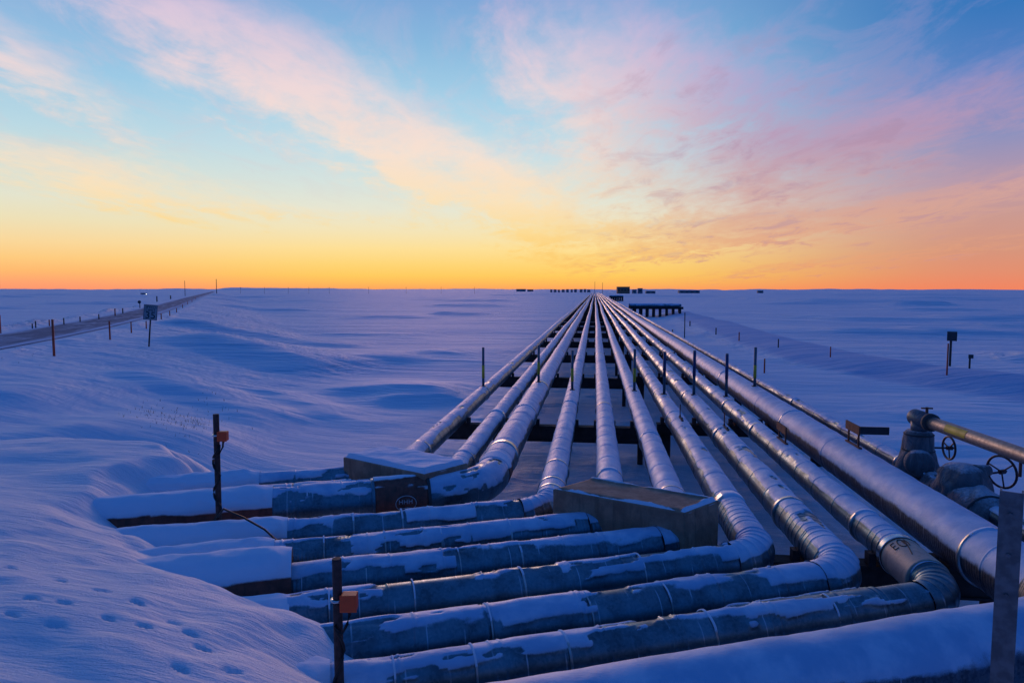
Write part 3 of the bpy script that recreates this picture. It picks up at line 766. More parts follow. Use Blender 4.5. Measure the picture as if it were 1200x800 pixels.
# ------------------------------------------------------------------ concrete blocks
def block(corner, d_long, d_short, Ls, Lw, z0, z1, label, snow_mode):
    """front corner (nearest), going d_long left and d_short back"""
    root = thing('concrete_block', (corner.x, corner.y, z0), label, 'concrete block', 'concrete anchor blocks on the pipe bends')
    bm = bmesh.new()
    def P(a, b, z): return corner.xy.to_3d()+d_long*a+d_short*b+Vector((0, 0, z))
    v = [bm.verts.new(P(a, b, z)) for z in (z0, z1-.025) for a, b in ((0, 0), (Ls, 0), (Ls, Lw), (0, Lw))]
    for f in ((0, 1, 2, 3), (4, 5, 6, 7), (0, 1, 5, 4), (1, 2, 6, 5), (2, 3, 7, 6), (3, 0, 4, 7)): bm.faces.new([v[q] for q in f])
    bmesh.ops.bevel(bm, geom=bm.edges[:], offset=.018, segments=2, affect='EDGES', profile=.5)
    bmesh.ops.recalc_face_normals(bm, faces=bm.faces[:])
    bmesh.ops.subdivide_edges(bm, edges=[e for e in bm.edges if e.calc_length() > .3], cuts=14, use_grid_fill=True)
    for q in bm.verts:
        n_ = float(fbm(np.array([q.co.x*3+q.co.z*2]), np.array([q.co.y*3+q.co.z*4]), 88, 4)[0]); q.co += .007*n_*Vector((1, -1, .3))
    o = obj('block_body', bm, M['concrete'], root)
    # snow lying on the top, thicker at the rims
    na, nb = 70, 34; V = []; sn = []
    for ia in range(na+1):
        for ib in range(nb+1):
            fa, fb = ia/na, ib/nb
            e = min(fa*Ls, Ls-fa*Ls, fb*Lw, Lw-fb*Lw); edge = float(sstep(0, .07, e))
            n = float(fbm(np.array([fa*Ls/.4]), np.array([fb*Lw/.4]), 71, 4)[0])
            if snow_mode == 'full': h = .055+.02*n; m = 1
            else:
                ed = min(fa*Ls, (Lw-fb*Lw)*1.2); ed2 = min(fb*Lw, 9)
                m = 1-float(sstep(.05, .14, ed+.05*n)); m = max(m, .9*(1-float(sstep(.02, .06, ed2+.05*n))))
                h = .045*m
            V.append(P(fa*Ls*.996+.002*Ls, fb*Lw*.99+.005*Lw, z1-.05+(h+.05)*edge))
            sn.append(m)
    I = np.arange((na+1)*(nb+1)).reshape(na+1, nb+1)
    Q = np.stack([I[:-1, :-1].ravel(), I[1:, :-1].ravel(), I[1:, 1:].ravel(), I[:-1, 1:].ravel()], 1)
    me = mesh_np('snow_cover', [tuple(p) for p in V], Q)
    a = me.attributes.new('snow', 'FLOAT', 'POINT'); a.data.foreach_set('value', np.array(sn, np.float32))
    me.uv_layers.new(name='UVMap')
    if me.polygons[0].normal.z < 0: me.flip_normals()
    obj_me('snow_cover', me, M['concrete'], root)
    return root
ZB = 2.06
c2 = at(803, 599, ZB); l2 = at(648, 571, ZB)-c2; w2 = at(843, 584, ZB)-c2
block(c2, l2.normalized(), w2.normalized(), l2.length, w2.length, .95, ZB, 'bare brown concrete block set over the bends of the two middle pipes', 'rim')
c1 = at(497, 554, ZB-.06); l1 = at(402, 534, ZB-.06)-c1; w1 = at(548, 541, ZB-.06)-c1
block(c1, l1.normalized(), w1.normalized(), l1.length, w1.length, 1.05, ZB-.06, 'concrete block with a thick flat snow cover at the left bends', 'full')

# ------------------------------------------------------------------ pipe supports
def support(y, x0, x1, ks, zt, hb, posts, label, detail):
    root = thing('pipe_support', ((x0+x1)/2, y, gz((x0+x1)/2, y)), label, 'pipe support', 'steel supports under the pipes')
    bm = bmesh.new()
    w = .30
    box(bm, ((x0+x1)/2, y, zt-.02), (x1-x0, w, .04)); box(bm, ((x0+x1)/2, y, zt-hb+.02), (x1-x0, w, .04))
    box(bm, ((x0+x1)/2, y-.04, zt-hb/2), (x1-x0-.02, .16, hb-.08))
    obj('crossbeam', bm, M['beamrust'], root)
    for px in posts:
        bm = bmesh.new(); rod(bm, (px, y, gz(px, y)-1), (px, y, zt-hb), .16 if x0 > 1.5 else .08, seg=16)
        obj('post', bm, M['beamrust'], root, True)
    if detail:
        for k in ks:
            i = INFO[k]; zb = i['C'].z-i['r']
            bm = bmesh.new()
            h = max(zb+.10-zt, .06)
            box(bm, (i['X'], y, zt+h/2+.003), (i['r']*1.1, .36, h))
            box(bm, (i['X']-i['r']*1.05, y-.10, zt+.10), (.10, .16, .18)); box(bm, (i['X']+i['r']*1.05, y-.10, zt+.10), (.10, .16, .18))
            obj('saddle', bm, M['plank'] if k in (7, 8, 9) and y > 15 else M['steel'], root)
XL = (INFO[1]['X']-.45, INFO[6]['X']+.38); XR = (INFO[7]['X']-.42, INFO[11]['X']+1.05)
y = 9.75; n = 0
ys = [INFO[5]['C'].y+.9, 19.4, 30.2]
while ys[-1] < 480: ys.append(ys[-1]+10.65)
OR = ['nearest', 'second nearest', 'third nearest', 'fourth nearest']
for n, y in enumerate(ys):
    d = n < 7
    la = (f'dark steel beam on posts under the left six pipes, {OR[n]} of its row' if n < 4 else 'dark steel support under the left six pipes, farther back in the receding row')
    lb = (f'dark steel beam under the right hand pipes, {OR[n]} of its row' if n < 4 else 'dark steel support under the right hand pipes, farther back in the receding row')
    if n == 0:
        support(10.9, INFO[3]['X']-.2, XL[1], (4,), 1.24, .42, (-.2, 1.2), la, False)
        support(10.05, XR[0]-.1, XR[1], (7, 8, 9, 10), 1.22, .42, (2.7, 5.6), lb, True)
    else:
        support(y, XL[0], XL[1], (1, 2, 3, 4, 5, 6), 1.23, .45, (XL[0]+.9, -.9, XL[1]-.4), la, d)
        support(y+.7, XR[0], XR[1], (7, 8, 9, 10, 11), 1.23, .32, (XR[0]+.25, XR[1]-.9), lb, d)

# ------------------------------------------------------------------ marker poles on the pipes
MK = [(1, 572.5, 405, 453, 'yl', 'slate marker pole with a yellow band on the leftmost pipe'),
      (3, 637, 403, 448, 'yl', 'yellow-banded slate marker pole on the thick rust-sleeved pipe'),
      (4, 671, 409, 457, 'yl', 'slate marker pole with a yellow band on the slim pipe left of the bare block'),
      (6, 738.5, 408, 458, 'yl', 'slate marker pole with a yellow band on the sixth pipe, right of the rack middle'),
      (7, 776, 411, 462, 'b', 'dark blue marker pole on the seventh pipe, leftmost of the blue ones'),
      (8, 812, 410, 463, 'b', 'dark blue marker pole on the eighth pipe, middle of the blue ones'),
      (9, 849.5, 414, 465, 'b', 'dark blue marker pole on the ninth pipe, rightmost of the blue ones'),
      (10, 885.5, 407, 453, 'yl', 'tallest looking pole with a yellow lower half, on the thickest pipe at the right')]
for k, px, y0, y1, st, lb in MK:
    i = INFO[k]; zt = i['C'].z+i['r']
    p = at(px, y1, zt); p.x = i['X']; hgt = (y1-y0)*p.y/800*.98
    root = thing('marker_pole', p, lb, 'marker pole', 'marker poles standing on the pipes')
    bm = bmesh.new(); rod(bm, p+Vector((0, 0, -.02)), p+Vector((0, 0, hgt)), .045, seg=12)
    obj('pole', bm, M['slate'] if st == 'yl' else M['slate'], root, True)
    bm = bmesh.new()
    if st == 'yl': rod(bm, p+Vector((0, 0, hgt*.22)), p+Vector((0, 0, hgt*.55)), .050, seg=12); mm = M['yellow']
    else: rod(bm, p+Vector((0, 0, hgt*.42)), p+Vector((0, 0, hgt*.97)), .050, seg=12); mm = M['blue']
    obj('coloured_band', bm, mm, root, True)
    bm = bmesh.new(); box(bm, p+Vector((0, 0, .0)), (.16, .24, .05)); obj('foot_plate', bm, M['steel'], root)

# ------------------------------------------------------------------ small bracket stands on the pipes
def bracket(k, px, py, lb, dark_wing, hh, rust=True):
    i = INFO[k]; zt = i['C'].z+i['r']+.01; p = at(px, py, zt); p.x = i['X']+.02
    root = thing('bracket_stand', p, lb, 'bracket', 'small bracket stands on the pipes')
    bm = bmesh.new(); box(bm, p+Vector((0, 0, .015)), (.06, .75, .04)); obj('foot_bar', bm, M['plank'], root)
    for dy in (-.26, .26):
        bm = bmesh.new(); box(bm, p+Vector((0, dy, hh/2+.02)), (.03, .03, hh)); obj('leg', bm, M['plank'], root)
    bm = bmesh.new(); box(bm, p+Vector((-.02, 0, hh+.10)), (.03, .72, .17)); obj('rust_plate', bm, M['plank'], root)
    if dark_wing:
        bm = bmesh.new(); box(bm, p+Vector((.27, -.30, hh+.10)), (.54, .03, .15)); obj('dark_plate', bm, M['signback'], root)
bracket(10, 983, 521, 'rusty bracket stand with a dark plate sticking out, on the thickest pipe', True, .26)
bracket(9, 917, 517, 'rust-red bracket stand without a dark plate, on the pipe beside the thickest one', False, .20)
def clamp_bar(k, px, py, lb):
    i = INFO[k]; zt = i['C'].z+i['r']; p = at(px, py, zt); p.x = i['X']
    root = thing('clamp_bar', p, lb, 'clamp', 'clamp bars on the pipes')
    bm = bmesh.new(); box(bm, p+Vector((0, 0, .03)), (.05, .6, .05)); obj('bar', bm, M['strap'], root)
    for dy in (-.2, .2):
        bm = bmesh.new(); rod(bm, p+Vector((0, dy, 0)), p+Vector((0, dy, .10)), .02, seg=8); obj('bolt', bm, M['steel'], root)
    bm = bmesh.new(); box(bm, p+Vector((.0, .22, .22)), (.02, .05, .30)); obj('tab', bm, M['plank'], root)
clamp_bar(7, 802, 492, 'small dark clamp bar with a rusty tab, on the seventh pipe near the beam')
clamp_bar(8, 853, 503, 'small dark clamp bar with a rusty tab, on the eighth pipe near the beam')

# ------------------------------------------------------------------ valves at the right
i11 = INFO[11]; X11 = i11['X']
def lathe(bm, c, axis, prof, seg=28, lump=.0, seed=0):
    q = Vector(axis).to_track_quat('Z', 'Y').to_matrix(); c = Vector(c); rg = []
    for t, r in prof:
        ring = []
        for j in range(seg):
            a = 2*PI*j/seg
            n = float(fbm(np.array([math.cos(a)*1.7+t*3]), np.array([math.sin(a)*1.7+seed]), seed, 3)[0])
            rr_ = r*(1+lump*n); ring.append(bm.verts.new(c+q @ Vector((rr_*math.cos(a), rr_*math.sin(a), t))))
        rg.append(ring)
    for A, B in zip(rg[:-1], rg[1:]):
        for j in range(seg): bm.faces.new((A[j], A[(j+1) % seg], B[(j+1) % seg], B[j]))
    bm.faces.new(rg[0][::-1]); bm.faces.new(rg[-1])
def smoothprof(pr, n=26):
    z = np.array([p[0] for p in pr]); r = np.array([p[1] for p in pr]); zz = np.linspace(z[0], z[-1], n)
    rr_ = np.interp(zz, z, r); rr_[1:-1] = (rr_[:-2]+rr_[1:-1]*2+rr_[2:])/4
    return list(zip(zz, rr_))
def handwheel(c, axis, Rr, root, stem_len):
    axis = Vector(axis).normalized(); c = Vector(c)
    bm = bmesh.new(); torus(bm, c, axis, Rr, .020)
    w = obj('handwheel', bm, M['wheel'], root, True)
    q = axis.to_track_quat('Z', 'Y').to_matrix()
    bm = bmesh.new()
    for a in (R(20), R(140), R(260)):
        rod(bm, c, c+q @ Vector((Rr*math.cos(a), Rr*math.sin(a), 0)), .013, seg=8)
    rod(bm, c-axis*.04, c+axis*.06, .04, seg=12)
    o = obj('spokes', bm, M['wheel'], w)
    bm = bmesh.new(); rod(bm, c-axis*stem_len, c+axis*.10, .018, seg=10); obj('stem', bm, M['wheel'], root, True)
# valve A (upright, the branch pipe springs from it)
pA = at(1072, 560, 1.5); pA.x = X11; YA = pA.y
zA = at_dist(1072, 492, YA*math.cos(YAW)+X11*-math.sin(YAW)).z
fwdA = -X11*math.sin(YAW)+YA*math.cos(YAW)
root = thing('gate_valve', (X11, YA, 1.2), 'upright valve in a grey lagging blanket with a small red handwheel', 'valve')
bm = bmesh.new(); lathe(bm, (X11, YA, 0), (0, 0, 1), smoothprof([(1.1, .26), (1.3, .36), (1.55, .38), (1.8, .32), (1.95, .29), (2.1, .255), (2.25, .25), (2.38, .24), (2.43, .2)], 34), 34, .13, 3)
obj('blanket', bm, M['wrap'], root, True)
bm = bmesh.new(); dA = Vector((-.35, -1, 0)).normalized(); lathe(bm, (X11, YA, 1.86), dA, smoothprof([(.1, .25), (.40, .26), (.47, .24), (.52, .16), (.53, .02)], 18), 26, .05, 9)
obj('bonnet_cover', bm, M['wrap'], root, True)
for zz, rr_ in ((1.62, .385), (2.06, .275), (2.36, .25)):
    bm = bmesh.new(); torus(bm, (X11, YA, zz), (0, 0, 1), rr_, .014, 32, 6); obj('strap', bm, M['strap'], root, True)
handwheel((X11+.56, YA+.02, 2.10), (1, .05, 0), .215, root, .42)
# branch pipe
root = thing('branch_pipe', (X11, YA, 2.4), 'small bare branch pipe with a yellow label, rising from the upright valve to the right', 'pipe')
zb = 2.66; rb = .115
pe = at(1200, 534, zb); dE = (pe-Vector((X11, YA, zb))).normalized()
bm = bmesh.new(); rod(bm, (X11, YA, 2.38), (X11, YA, zb-.03), .145, seg=24); obj('riser', bm, M['galv'], root, True)
bm = bmesh.new(); S0 = Vector((X11, YA, zb))
sweep(bm, [S0-dE*.17, S0-dE*.168, S0-dE*.16, S0+dE*.4], .155, 28)
obj('elbow_fitting', bm, M['galv'], root, True)
bm = bmesh.new(); sweep(bm, [S0+dE*.38, S0+dE*9], rb, 24); obj('pipe_run', bm, M['galv'], root, True)
bm = bmesh.new(); sweep(bm, [S0+dE*.36, S0+dE*.44], .165, 24); obj('collar', bm, M['strap'], root, True)
sv = Vector((dE.y, -dE.x, 0)); 
if sv.x > 0: sv = -sv
bm = bmesh.new()
for t0 in (1.05,):
    vs = []
    for t in (t0, t0+.62):
        vs.append([bm.verts.new(S0+dE*t+(rb+.003)*(math.cos(a)*sv+math.sin(a)*Vector((0, 0, 1)))) for a in np.linspace(-.25, 1.0, 9)])
    for j in range(8): bm.faces.new((vs[0][j], vs[0][j+1], vs[1][j+1], vs[1][j]))
obj('label_band', bm, M['yellow'], root, True)
bm = bmesh.new(); rod(bm, S0+dE*.25+Vector((0, 0, .10)), S0+dE*.25+Vector((0, 0, .26)), .025, seg=10); box(bm, S0+dE*.25+Vector((0, 0, .24)), (.2, .03, .025)); obj('vent_plug', bm, M['plank'], root)
bm = bmesh.new(); rod(bm, S0+dE*2.9, S0+dE*2.9-Vector((0, 0, .33)), .022, seg=8); obj('hanger', bm, M['plank'], root)
# valve B
pB = at(1123, 590, 1.5); YB = pB.y
root = thing('gate_valve', (X11, YB, 1.2), 'broad valve wrapped in a dark grey blanket with a large red handwheel', 'valve')
bm = bmesh.new(); lathe(bm, (X11, YB, 0), (0, 0, 1), smoothprof([(1.0, .36), (1.3, .50), (1.6, .50), (1.85, .42), (2.05, .36), (2.17, .26), (2.20, .05)], 30), 34, .18, 17)
obj('blanket', bm, M['wrap'], root, True)
bm = bmesh.new(); lathe(bm, (X11, YB+1.1, 1.5), (0, -1, 0), smoothprof([(0, .18), (.1, .30), (.3, .26), (.6, .32), (1.1, .42), (1.5, .44), (1.75, .42), (2.0, .37), (2.15, .27), (2.2, .24)], 40), 34, .08, 23)
obj('end_cover', bm, M['wrap'], root, True)
bm = bmesh.new(); torus(bm, (X11, YB-.86, 1.5), (0, 1, 0), .385, .02, 36, 8); obj('strap', bm, M['strap'], root, True)
bm = bmesh.new(); torus(bm, (X11, YB, 1.72), (0, 0, 1), .48, .014, 32, 6); obj('strap', bm, M['strap'], root, True)
bm = bmesh.new(); rod(bm, (X11+.18, YB, 2.06), (X11+.44, YB+.05, 2.08), .12, .09, seg=18); obj('gear_head', bm, M['wrap'], root, True)
handwheel((X11+.68, YB+.12, 2.04), (.93, .36, 0.05), .27, root, .35)

# ------------------------------------------------------------------ galvanised post at the right edge
pp = at_dist(1186, 575, 3.55); g = gz(pp.x, pp.y)
bm = bmesh.new()
prof = [(-.052, -.03), (.052, -.03), (.052, .045), (.042, .045), (.042, -.020), (-.042, -.020), (-.042, .045), (-.052, .045)]
rot = Matrix.Rotation(R(-30), 3, 'Z')
vb = [bm.verts.new(Vector((pp.x, pp.y, g-.5))+rot @ Vector((a, b, 0))) for a, b in prof]
vt = [bm.verts.new(Vector((pp.x, pp.y, pp.z))+rot @ Vector((a, b, 0))) for a, b in prof]
nn = len(prof)
for j in range(nn): bm.faces.new((vb[j], vb[(j+1) % nn], vt[(j+1) % nn], vt[j]))
bm.faces.new(vt); bm.faces.new(vb[::-1])
root = thing('steel_post', (pp.x, pp.y, g), 'galvanised steel channel post at the right edge, nearest the viewer', 'post')
obj('channel', bm, M['galv'], root, bevel=.002)
bm = bmesh.new()
for zz in (.12, .34, .56):
    c = Vector((pp.x, pp.y, pp.z-zz))+rot @ Vector((0, -.033, 0)); rod(bm, c, c+rot @ Vector((0, -.008, 0)), .012, seg=6)
obj('bolt', bm, M['galv'], root)

# ------------------------------------------------------------------ rusty posts with orange boxes
def box_post(top, base, rr_, boxc, bs, label, cab):
    root = thing('rusty_post', base, label, 'post', 'rusty posts with orange boxes')
    bm = bmesh.new(); rod(bm, base-Vector((0, 0, .8)), top, rr_, seg=20); obj('pole', bm, M['postrust'], root, False, bevel=.004)
    bm = bmesh.new(); box(bm, boxc, (bs, bs*.75, bs*1.05), .15)
    jb = obj('junction_box', bm, M['orange'], root, bevel=.012)
    bm = bmesh.new(); Mx = Matrix.Translation(boxc) @ Matrix.Rotation(.15, 4, 'Z'); box(bm, (0, -bs*.40, 0), (bs*1.05, bs*.09, bs*1.10), M=Mx); obj('lid', bm, M['orange'], jb, bevel=.004)
    bm = bmesh.new(); rod(bm, boxc-Vector((0, 0, bs*.5)), boxc-Vector((0, 0, bs*.75)), .018, seg=12); obj('cable_gland', bm, M['cable'], jb, True)
    bm = bmesh.new(); rod(bm, Vector((top.x, top.y, boxc.z)), boxc, .018, seg=8)
    torus(bm, (top.x, top.y, boxc.z), (0, 0, 1), rr_+.008, .014, 20, 6); obj('hose_clamp', bm, M['band'], root, True)
    bm = bmesh.new(); sweep(bm, cab, .014, 8); obj('cable', bm, M['cable'], root, True)
dA_ = 9.75
bt = at_dist(253, 485, dA_); ba = at_dist(256.5, 612, dA_)
bx = at_dist(261.5, 510.5, dA_-.05)
cab = [bx+Vector((0, 0, -.05)), bx+Vector((-.01, 0, -.16)), bx+Vector((-.05, -.03, -.26))]
for t in np.linspace(.28, .98, 26):
    p = bt+(ba-bt)*t; cab.append(p+.055*Vector((math.cos(t*22), -abs(math.sin(t*22))*.9-.1, 0)))
j = INFO[4]
cab += [at_dist(262, 596, 9.45), at_dist(285, 606, 9.3), at_dist(310, 620, 9.2), at_dist(322, 631, 9.1), at_dist(331, 640, 8.9), at_dist(343, 652, 8.8)]
box_post(bt, ba, .042, bx, .13, 'thin rusty post with a small orange box, farther of the two, among the snowy casings', cab)
dB = 5.7
bt = at_dist(394.5, 654, dB); ba = at_dist(398, 800, dB); dirv = (ba-bt).normalized(); ba = bt+dirv*1.9
bx = at_dist(409.5, 704, dB-.03)
cab = [bx+Vector((0, 0, -.05)), bx+Vector((0, 0, -.12)), bx+Vector((-.02, -.01, -.2)), bx+Vector((-.06, -.03, -.28))]
for t in np.linspace(.30, .9, 20):
    p = bt+(ba-bt)*t; cab.append(p+.052*Vector((math.cos(t*15), -abs(math.sin(t*15))-.05, 0)))
box_post(bt, ba, .040, bx, .135, 'rusty post with an orange box in front of the cross pipes, nearer of the two', cab)

# ------------------------------------------------------------------ roadside things
def stake(px, y0, y1, lb, rr_=None, mat='stake', z0=1.5, name='marker_stake', cat='stake', group='orange stakes along the road', lean=0):
    p = on_ground(px, y1, z0); f = -p.x*math.sin(YAW)+p.y*math.cos(YAW)
    h = (y1-y0)/800*f; rr_ = rr_ or max(.035, .0009*f)
    bm = bmesh.new(); rod(bm, Vector((0, 0, -.3)), Vector((lean*h, 0, h)), rr_, rr_*.9, seg=10)
    o = obj(name, bm, M[mat], None, True); o.location = p
    tag(o, lb, cat, group); return o
RS = 'orange stake on the near side of the road, farther than the speed sign'
RL = 'thin stake along the far side of the road'
stake(63.5, 374, 417, 'tallest orange stake at the left, nearest along the road', .06)
stake(129, 376, 398, 'orange stake second nearest along the near side of the road', .055)
stake(154, 377, 390, 'orange stake just left of the speed limit sign', .05)
stake(171.5, 376, 385, 'short orange stake partly behind the speed limit sign', .05)
for px, y0, y1 in ((189, 367, 374), (199, 364, 370), (207, 361, 366), (214, 356.5, 361), (220, 353, 357), (225, 350.5, 354), (229, 348, 351)): stake(px, y0, y1, RS, .06)
for px, y0, y1 in ((1, 369, 391), (38, 379, 385), (42, 376, 385), (58, 374.5, 383), (75, 372.5, 381), (94, 371, 378), (116, 368, 375), (135, 361.5, 371), (144, 361, 368), (184, 347, 354), (200, 346, 351)):
    stake(px, y0, y1, RL, None, 'stake' if px in (1, 135, 58) else 'wood', 1.6, 'road_stake', 'stake', 'stakes on the far side of the road')
# speed limit sign
p = on_ground(174.5, 406, 1.6); f = -p.x*math.sin(YAW)+p.y*math.cos(YAW); h = (406-356.5)/800*f; wS = 14.5/800*f; hS = 18/800*f
root = thing('speed_limit_sign', p, 'white speed limit 35 sign on a leaning post beside the road', 'sign')
lean = Vector((.105, 0, 1)).normalized()
bm = bmesh.new(); rod(bm, p-lean*.3, p+lean*(h-.05), .045, seg=8); obj('post', bm, M['wood'], root)
cS = p+lean*(h-hS/2)+Vector((.02, -.07, 0))
face = (Vector((0, 0, H))-cS); az = math.atan2(face.x, -face.y)
Ms = Matrix.Translation(cS) @ Matrix.Rotation(az*.85, 4, 'Z') @ Matrix.Rotation(R(5), 4, 'Y')
bm = bmesh.new(); box(bm, (0, 0, 0), (wS, .02, hS), M=Ms); obj('plate', bm, M['signw'], root, bevel=.004)
Mt = Ms @ Matrix.Translation((0, -.0135, 0)) @ Matrix.Rotation(PI/2, 4, 'X')
bm = bmesh.new()
for sx, sz, w_, h_ in ((0, hS*.47, wS*.94, .015), (0, -hS*.47, wS*.94, .015), (-wS*.46, 0, .015, hS*.92), (wS*.46, 0, .015, hS*.92)):
    box(bm, (sx, -.012, sz), (w_, .006, h_), M=Ms)
obj('border', bm, M['signk'], root)
text_mesh('lettering', 'SPEED', hS*.24, Mt @ Matrix.Translation((0, hS*.33, 0)), M['signk'], root)
text_mesh('lettering', 'LIMIT', hS*.24, Mt @ Matrix.Translation((0, hS*.12, 0)), M['signk'], root)
text_mesh('numerals', '35', hS*.62, Mt @ Matrix.Translation((0, -hS*.21, 0)), M['signk'], root, .004)
def small_sign(px, y0, y1, bw, bh, lb, z0=0., rd=False):
    p = on_ground(px, y1, z0); f = -p.x*math.sin(YAW)+p.y*math.cos(YAW); h = (y1-y0)/800*f; w = bw/800*f; hh = bh/800*f
    root = thing('road_sign', p, lb, 'sign')
    bm = bmesh.new(); rod(bm, p-Vector((0, 0, .3)), p+Vector((0, 0, h-.02)), max(.05, w*.13), seg=8); obj('post', bm, M['wood'], root)
    bm = bmesh.new()
    c = p+Vector((0, -.1, h-hh/2)); az = math.atan2(-c.x, c.y)
    Mx = Matrix.Translation(c) @ Matrix.Rotation(az, 4, 'Z')
    if rd: rod(bm, Mx @ Vector((0, .02, 0)), Mx @ Vector((0, -.02, 0)), w/2, seg=20)
    else: box(bm, (0, 0, 0), (w, .04, hh), M=Mx)
    obj('plate', bm, M['signback'], root, bevel=0 if rd else .006)
small_sign(164, 352, 361, 3.6, 3.6, 'small dark round sign on the far side of the road', 1.6, True)
small_sign(1113, 388, 429, 10, 11, 'dark square sign on a thick post in the snow at the right')
small_sign(1136, 415, 432, 5, 4.5, 'tiny dark sign on a thin stake right of the dark square sign')
GR = 'stakes in the snow right of the pipes'
stake(1109.5, 402, 440, 'pale orange stake just left of the dark square sign', .045, 'stake', 0, group=GR)
stake(895.7, 420, 437, 'short red stake just right of the tall yellow marker pole', .05, 'stake', 0, group=GR)
stake(802, 366, 402, 'tallest thin dark pole beside the right hand pipes', .05, 'wood', 0, 'thin_pole', 'pole', GR)
for px, y0, y1, lb in ((788, 386, 395, 'little dark stake close beside the right hand pipes'), (839, 384, 392, 'thin stake farthest back along the snow track at the right'), (866, 389, 400, 'slanting stake second farthest along the snow track at the right'),
                       (912, 397, 408, 'thin stake in the middle of the row along the snow track'), (973, 406, 419, 'reddish stake nearest in the row along the snow track'), (808.5, 376, 382, 'tiny stake beyond the tall thin dark pole'), (854, 425, 433, 'tiny dark stake just right of the pipes')):
    stake(px, y0, y1, lb, None, 'stake' if px in (973, 866) else 'wood', 0, group=GR)

# ------------------------------------------------------------------ side branches of the rack
def side_rack(Y, X0, X1, zt, npipe, nposts, rad, label, hp):
    root = thing('side_rack', (X1, Y, 0), label, 'pipe rack', 'pipe racks branching off to the right')
    for j in range(2):
        bm = bmesh.new(); box(bm, ((X0+X1)/2, Y-1.2+j*(npipe*rad*2.6), zt-.25), (X1-X0, .3, .45)); obj('girder', bm, M['steel'], root)
    for j in range(npipe):
        s = np.linspace(0, X1-X0-random.uniform(0, 3.0), 60)
        tube('rack_pipe', np.stack([X0+s, np.full(60, Y-1.2+j*rad*2.6), np.full(60, zt+rad)], 1), s, rad, M['metal'], root, 700+j, .15, .3, .3, .8, .02, 20)
    for j in range(nposts):
        for dy in (-1.0, npipe*rad*2.6-1.6):
            px = INFO[11]['X']+1.3+(X1-INFO[11]['X']-1.8)*j/(nposts-1)
            bm = bmesh.new(); rod(bm, (px+dy*.1, Y+dy, -.8), (px+dy*.1, Y+dy, zt-.4), .26, seg=12); obj('post', bm, M['steel'], root, True)
    return root
side_rack(133, 6.7, 16.6, 2.0, 9, 8, .26, 'long dark side rack on posts branching right of the pipes, nearer one', 1)
side_rack(318, 6.7, 13.0, 2.2, 8, 6, .3, 'short dark side rack branching right far along the pipes', 1)

# ------------------------------------------------------------------ things on the horizon
def far_block(name, x0, x1, y0, y1, mat, lb, cat, group=None, dep=.6, windows=0, roof=None, yb=None):
    a = at(x0, y1, 0); b = at(x1, y1, 0); w = (b-a).length; f = -a.x*math.sin(YAW)+a.y*math.cos(YAW); h = (y1-y0)/800*f
    c = (a+b)/2; ang = math.atan2(b.y-a.y, b.x-a.x)
    root = thing(name, c, lb, cat, group)
    Mx = Matrix.Translation(c) @ Matrix.Rotation(ang, 4, 'Z'); d = w*dep
    bm = bmesh.new(); box(bm, (0, d/2, h/2-1), (w, d, h+2), M=Mx); obj('wall', bm, mat, root)
    bm = bmesh.new(); box(bm, (0, d/2, h+h*.03), (w*1.02, d*1.02, h*.06), M=Mx); obj('roof', bm, roof or M['steel'], root)
    for j in range(windows):
        bm = bmesh.new(); box(bm, (-w/2+w*(j+.5)/windows, -.05, h*.55), (w/windows*.5, .1, h*.22), M=Mx); obj('window', bm, M['signk'], root)
    return root
random.seed(21)
for x in (646, 650.5, 655, 660, 665, 670, 674.5, 681, 685.5, 690):
    w = random.uniform(2.2, 3.6); far_block('storage_module', x-w/2, x+w/2, 339.2+random.uniform(-.4, .4), 342.6, M['module'], 'tiny dark module in the row on the horizon left of the pipes', 'module', 'dark modules in a row on the horizon')
far_block('plant_building', 723.5, 738, 336.4, 344, M['brick'], 'brown plant building on the horizon beside the end of the pipes', 'building', None, .5, 4)
far_block('plant_annex', 741, 746, 339.5, 344, M['grey'], 'low grey building just right of the brown plant building', 'building', None, .5, 1)
far_block('plant_annex', 747.5, 753, 338, 344, M['module'], 'dark grey building right of the brown plant building, second from it', 'building', None, .5, 1)
far_block('long_shed', 796, 820, 340.4, 343.6, M['module'], 'long low dark shed on the horizon right of the pipes', 'building', None, .3, 4)
far_block('small_shed', 888, 894.5, 340.6, 343.4, M['module'], 'small dark shed alone on the right horizon', 'building', None, .5, 1)
far_block('low_camp', 605, 616, 338.8, 341.6, M['grey'], 'faint low grey building on the horizon left of the dark modules', 'building', None, .4, 2)
far_block('low_camp', 618, 625, 339.2, 341.6, M['module'], 'faint low dark building on the horizon next to the grey one', 'building', None, .4, 1)
far_block('low_camp', 757, 768, 341.0, 344, M['module'], 'flat dark building to the right of the plant on the horizon', 'building', None, .4, 2)
def mast(px, y0, y1, lb, cat='mast', name='utility_pole', group=None, wpx=.5, arms=True):
    p = at(px, y1, 0); f = -p.x*math.sin(YAW)+p.y*math.cos(YAW); h = (y1-y0)/800*f; r = wpx/800*f/2
    root = thing(name, p, lb, cat, group)
    bm = bmesh.new(); rod(bm, p-Vector((0, 0, 1)), p+Vector((0, 0, h)), r, r*.7, seg=8); obj('shaft', bm, M['wood'], root)
    if arms:
        bm = bmesh.new(); box(bm, p+Vector((0, 0, h*.9)), (h*.16, r*1.5, r*1.5)); obj('crossarm', bm, M['wood'], root)
mast(217, 329, 347.5, 'tall pole on the horizon just left of the road end', wpx=.7, arms=False)
mast(254, 327, 346.5, 'tall dark pole on the horizon just right of the road end', wpx=.9, arms=False)
for x in (282, 310, 338, 362, 386, 432, 476, 517, 556): mast(x, 336.2, 344.2, 'faint utility pole in the line along the left horizon', 'pole', group='utility poles along the horizon', wpx=.28)
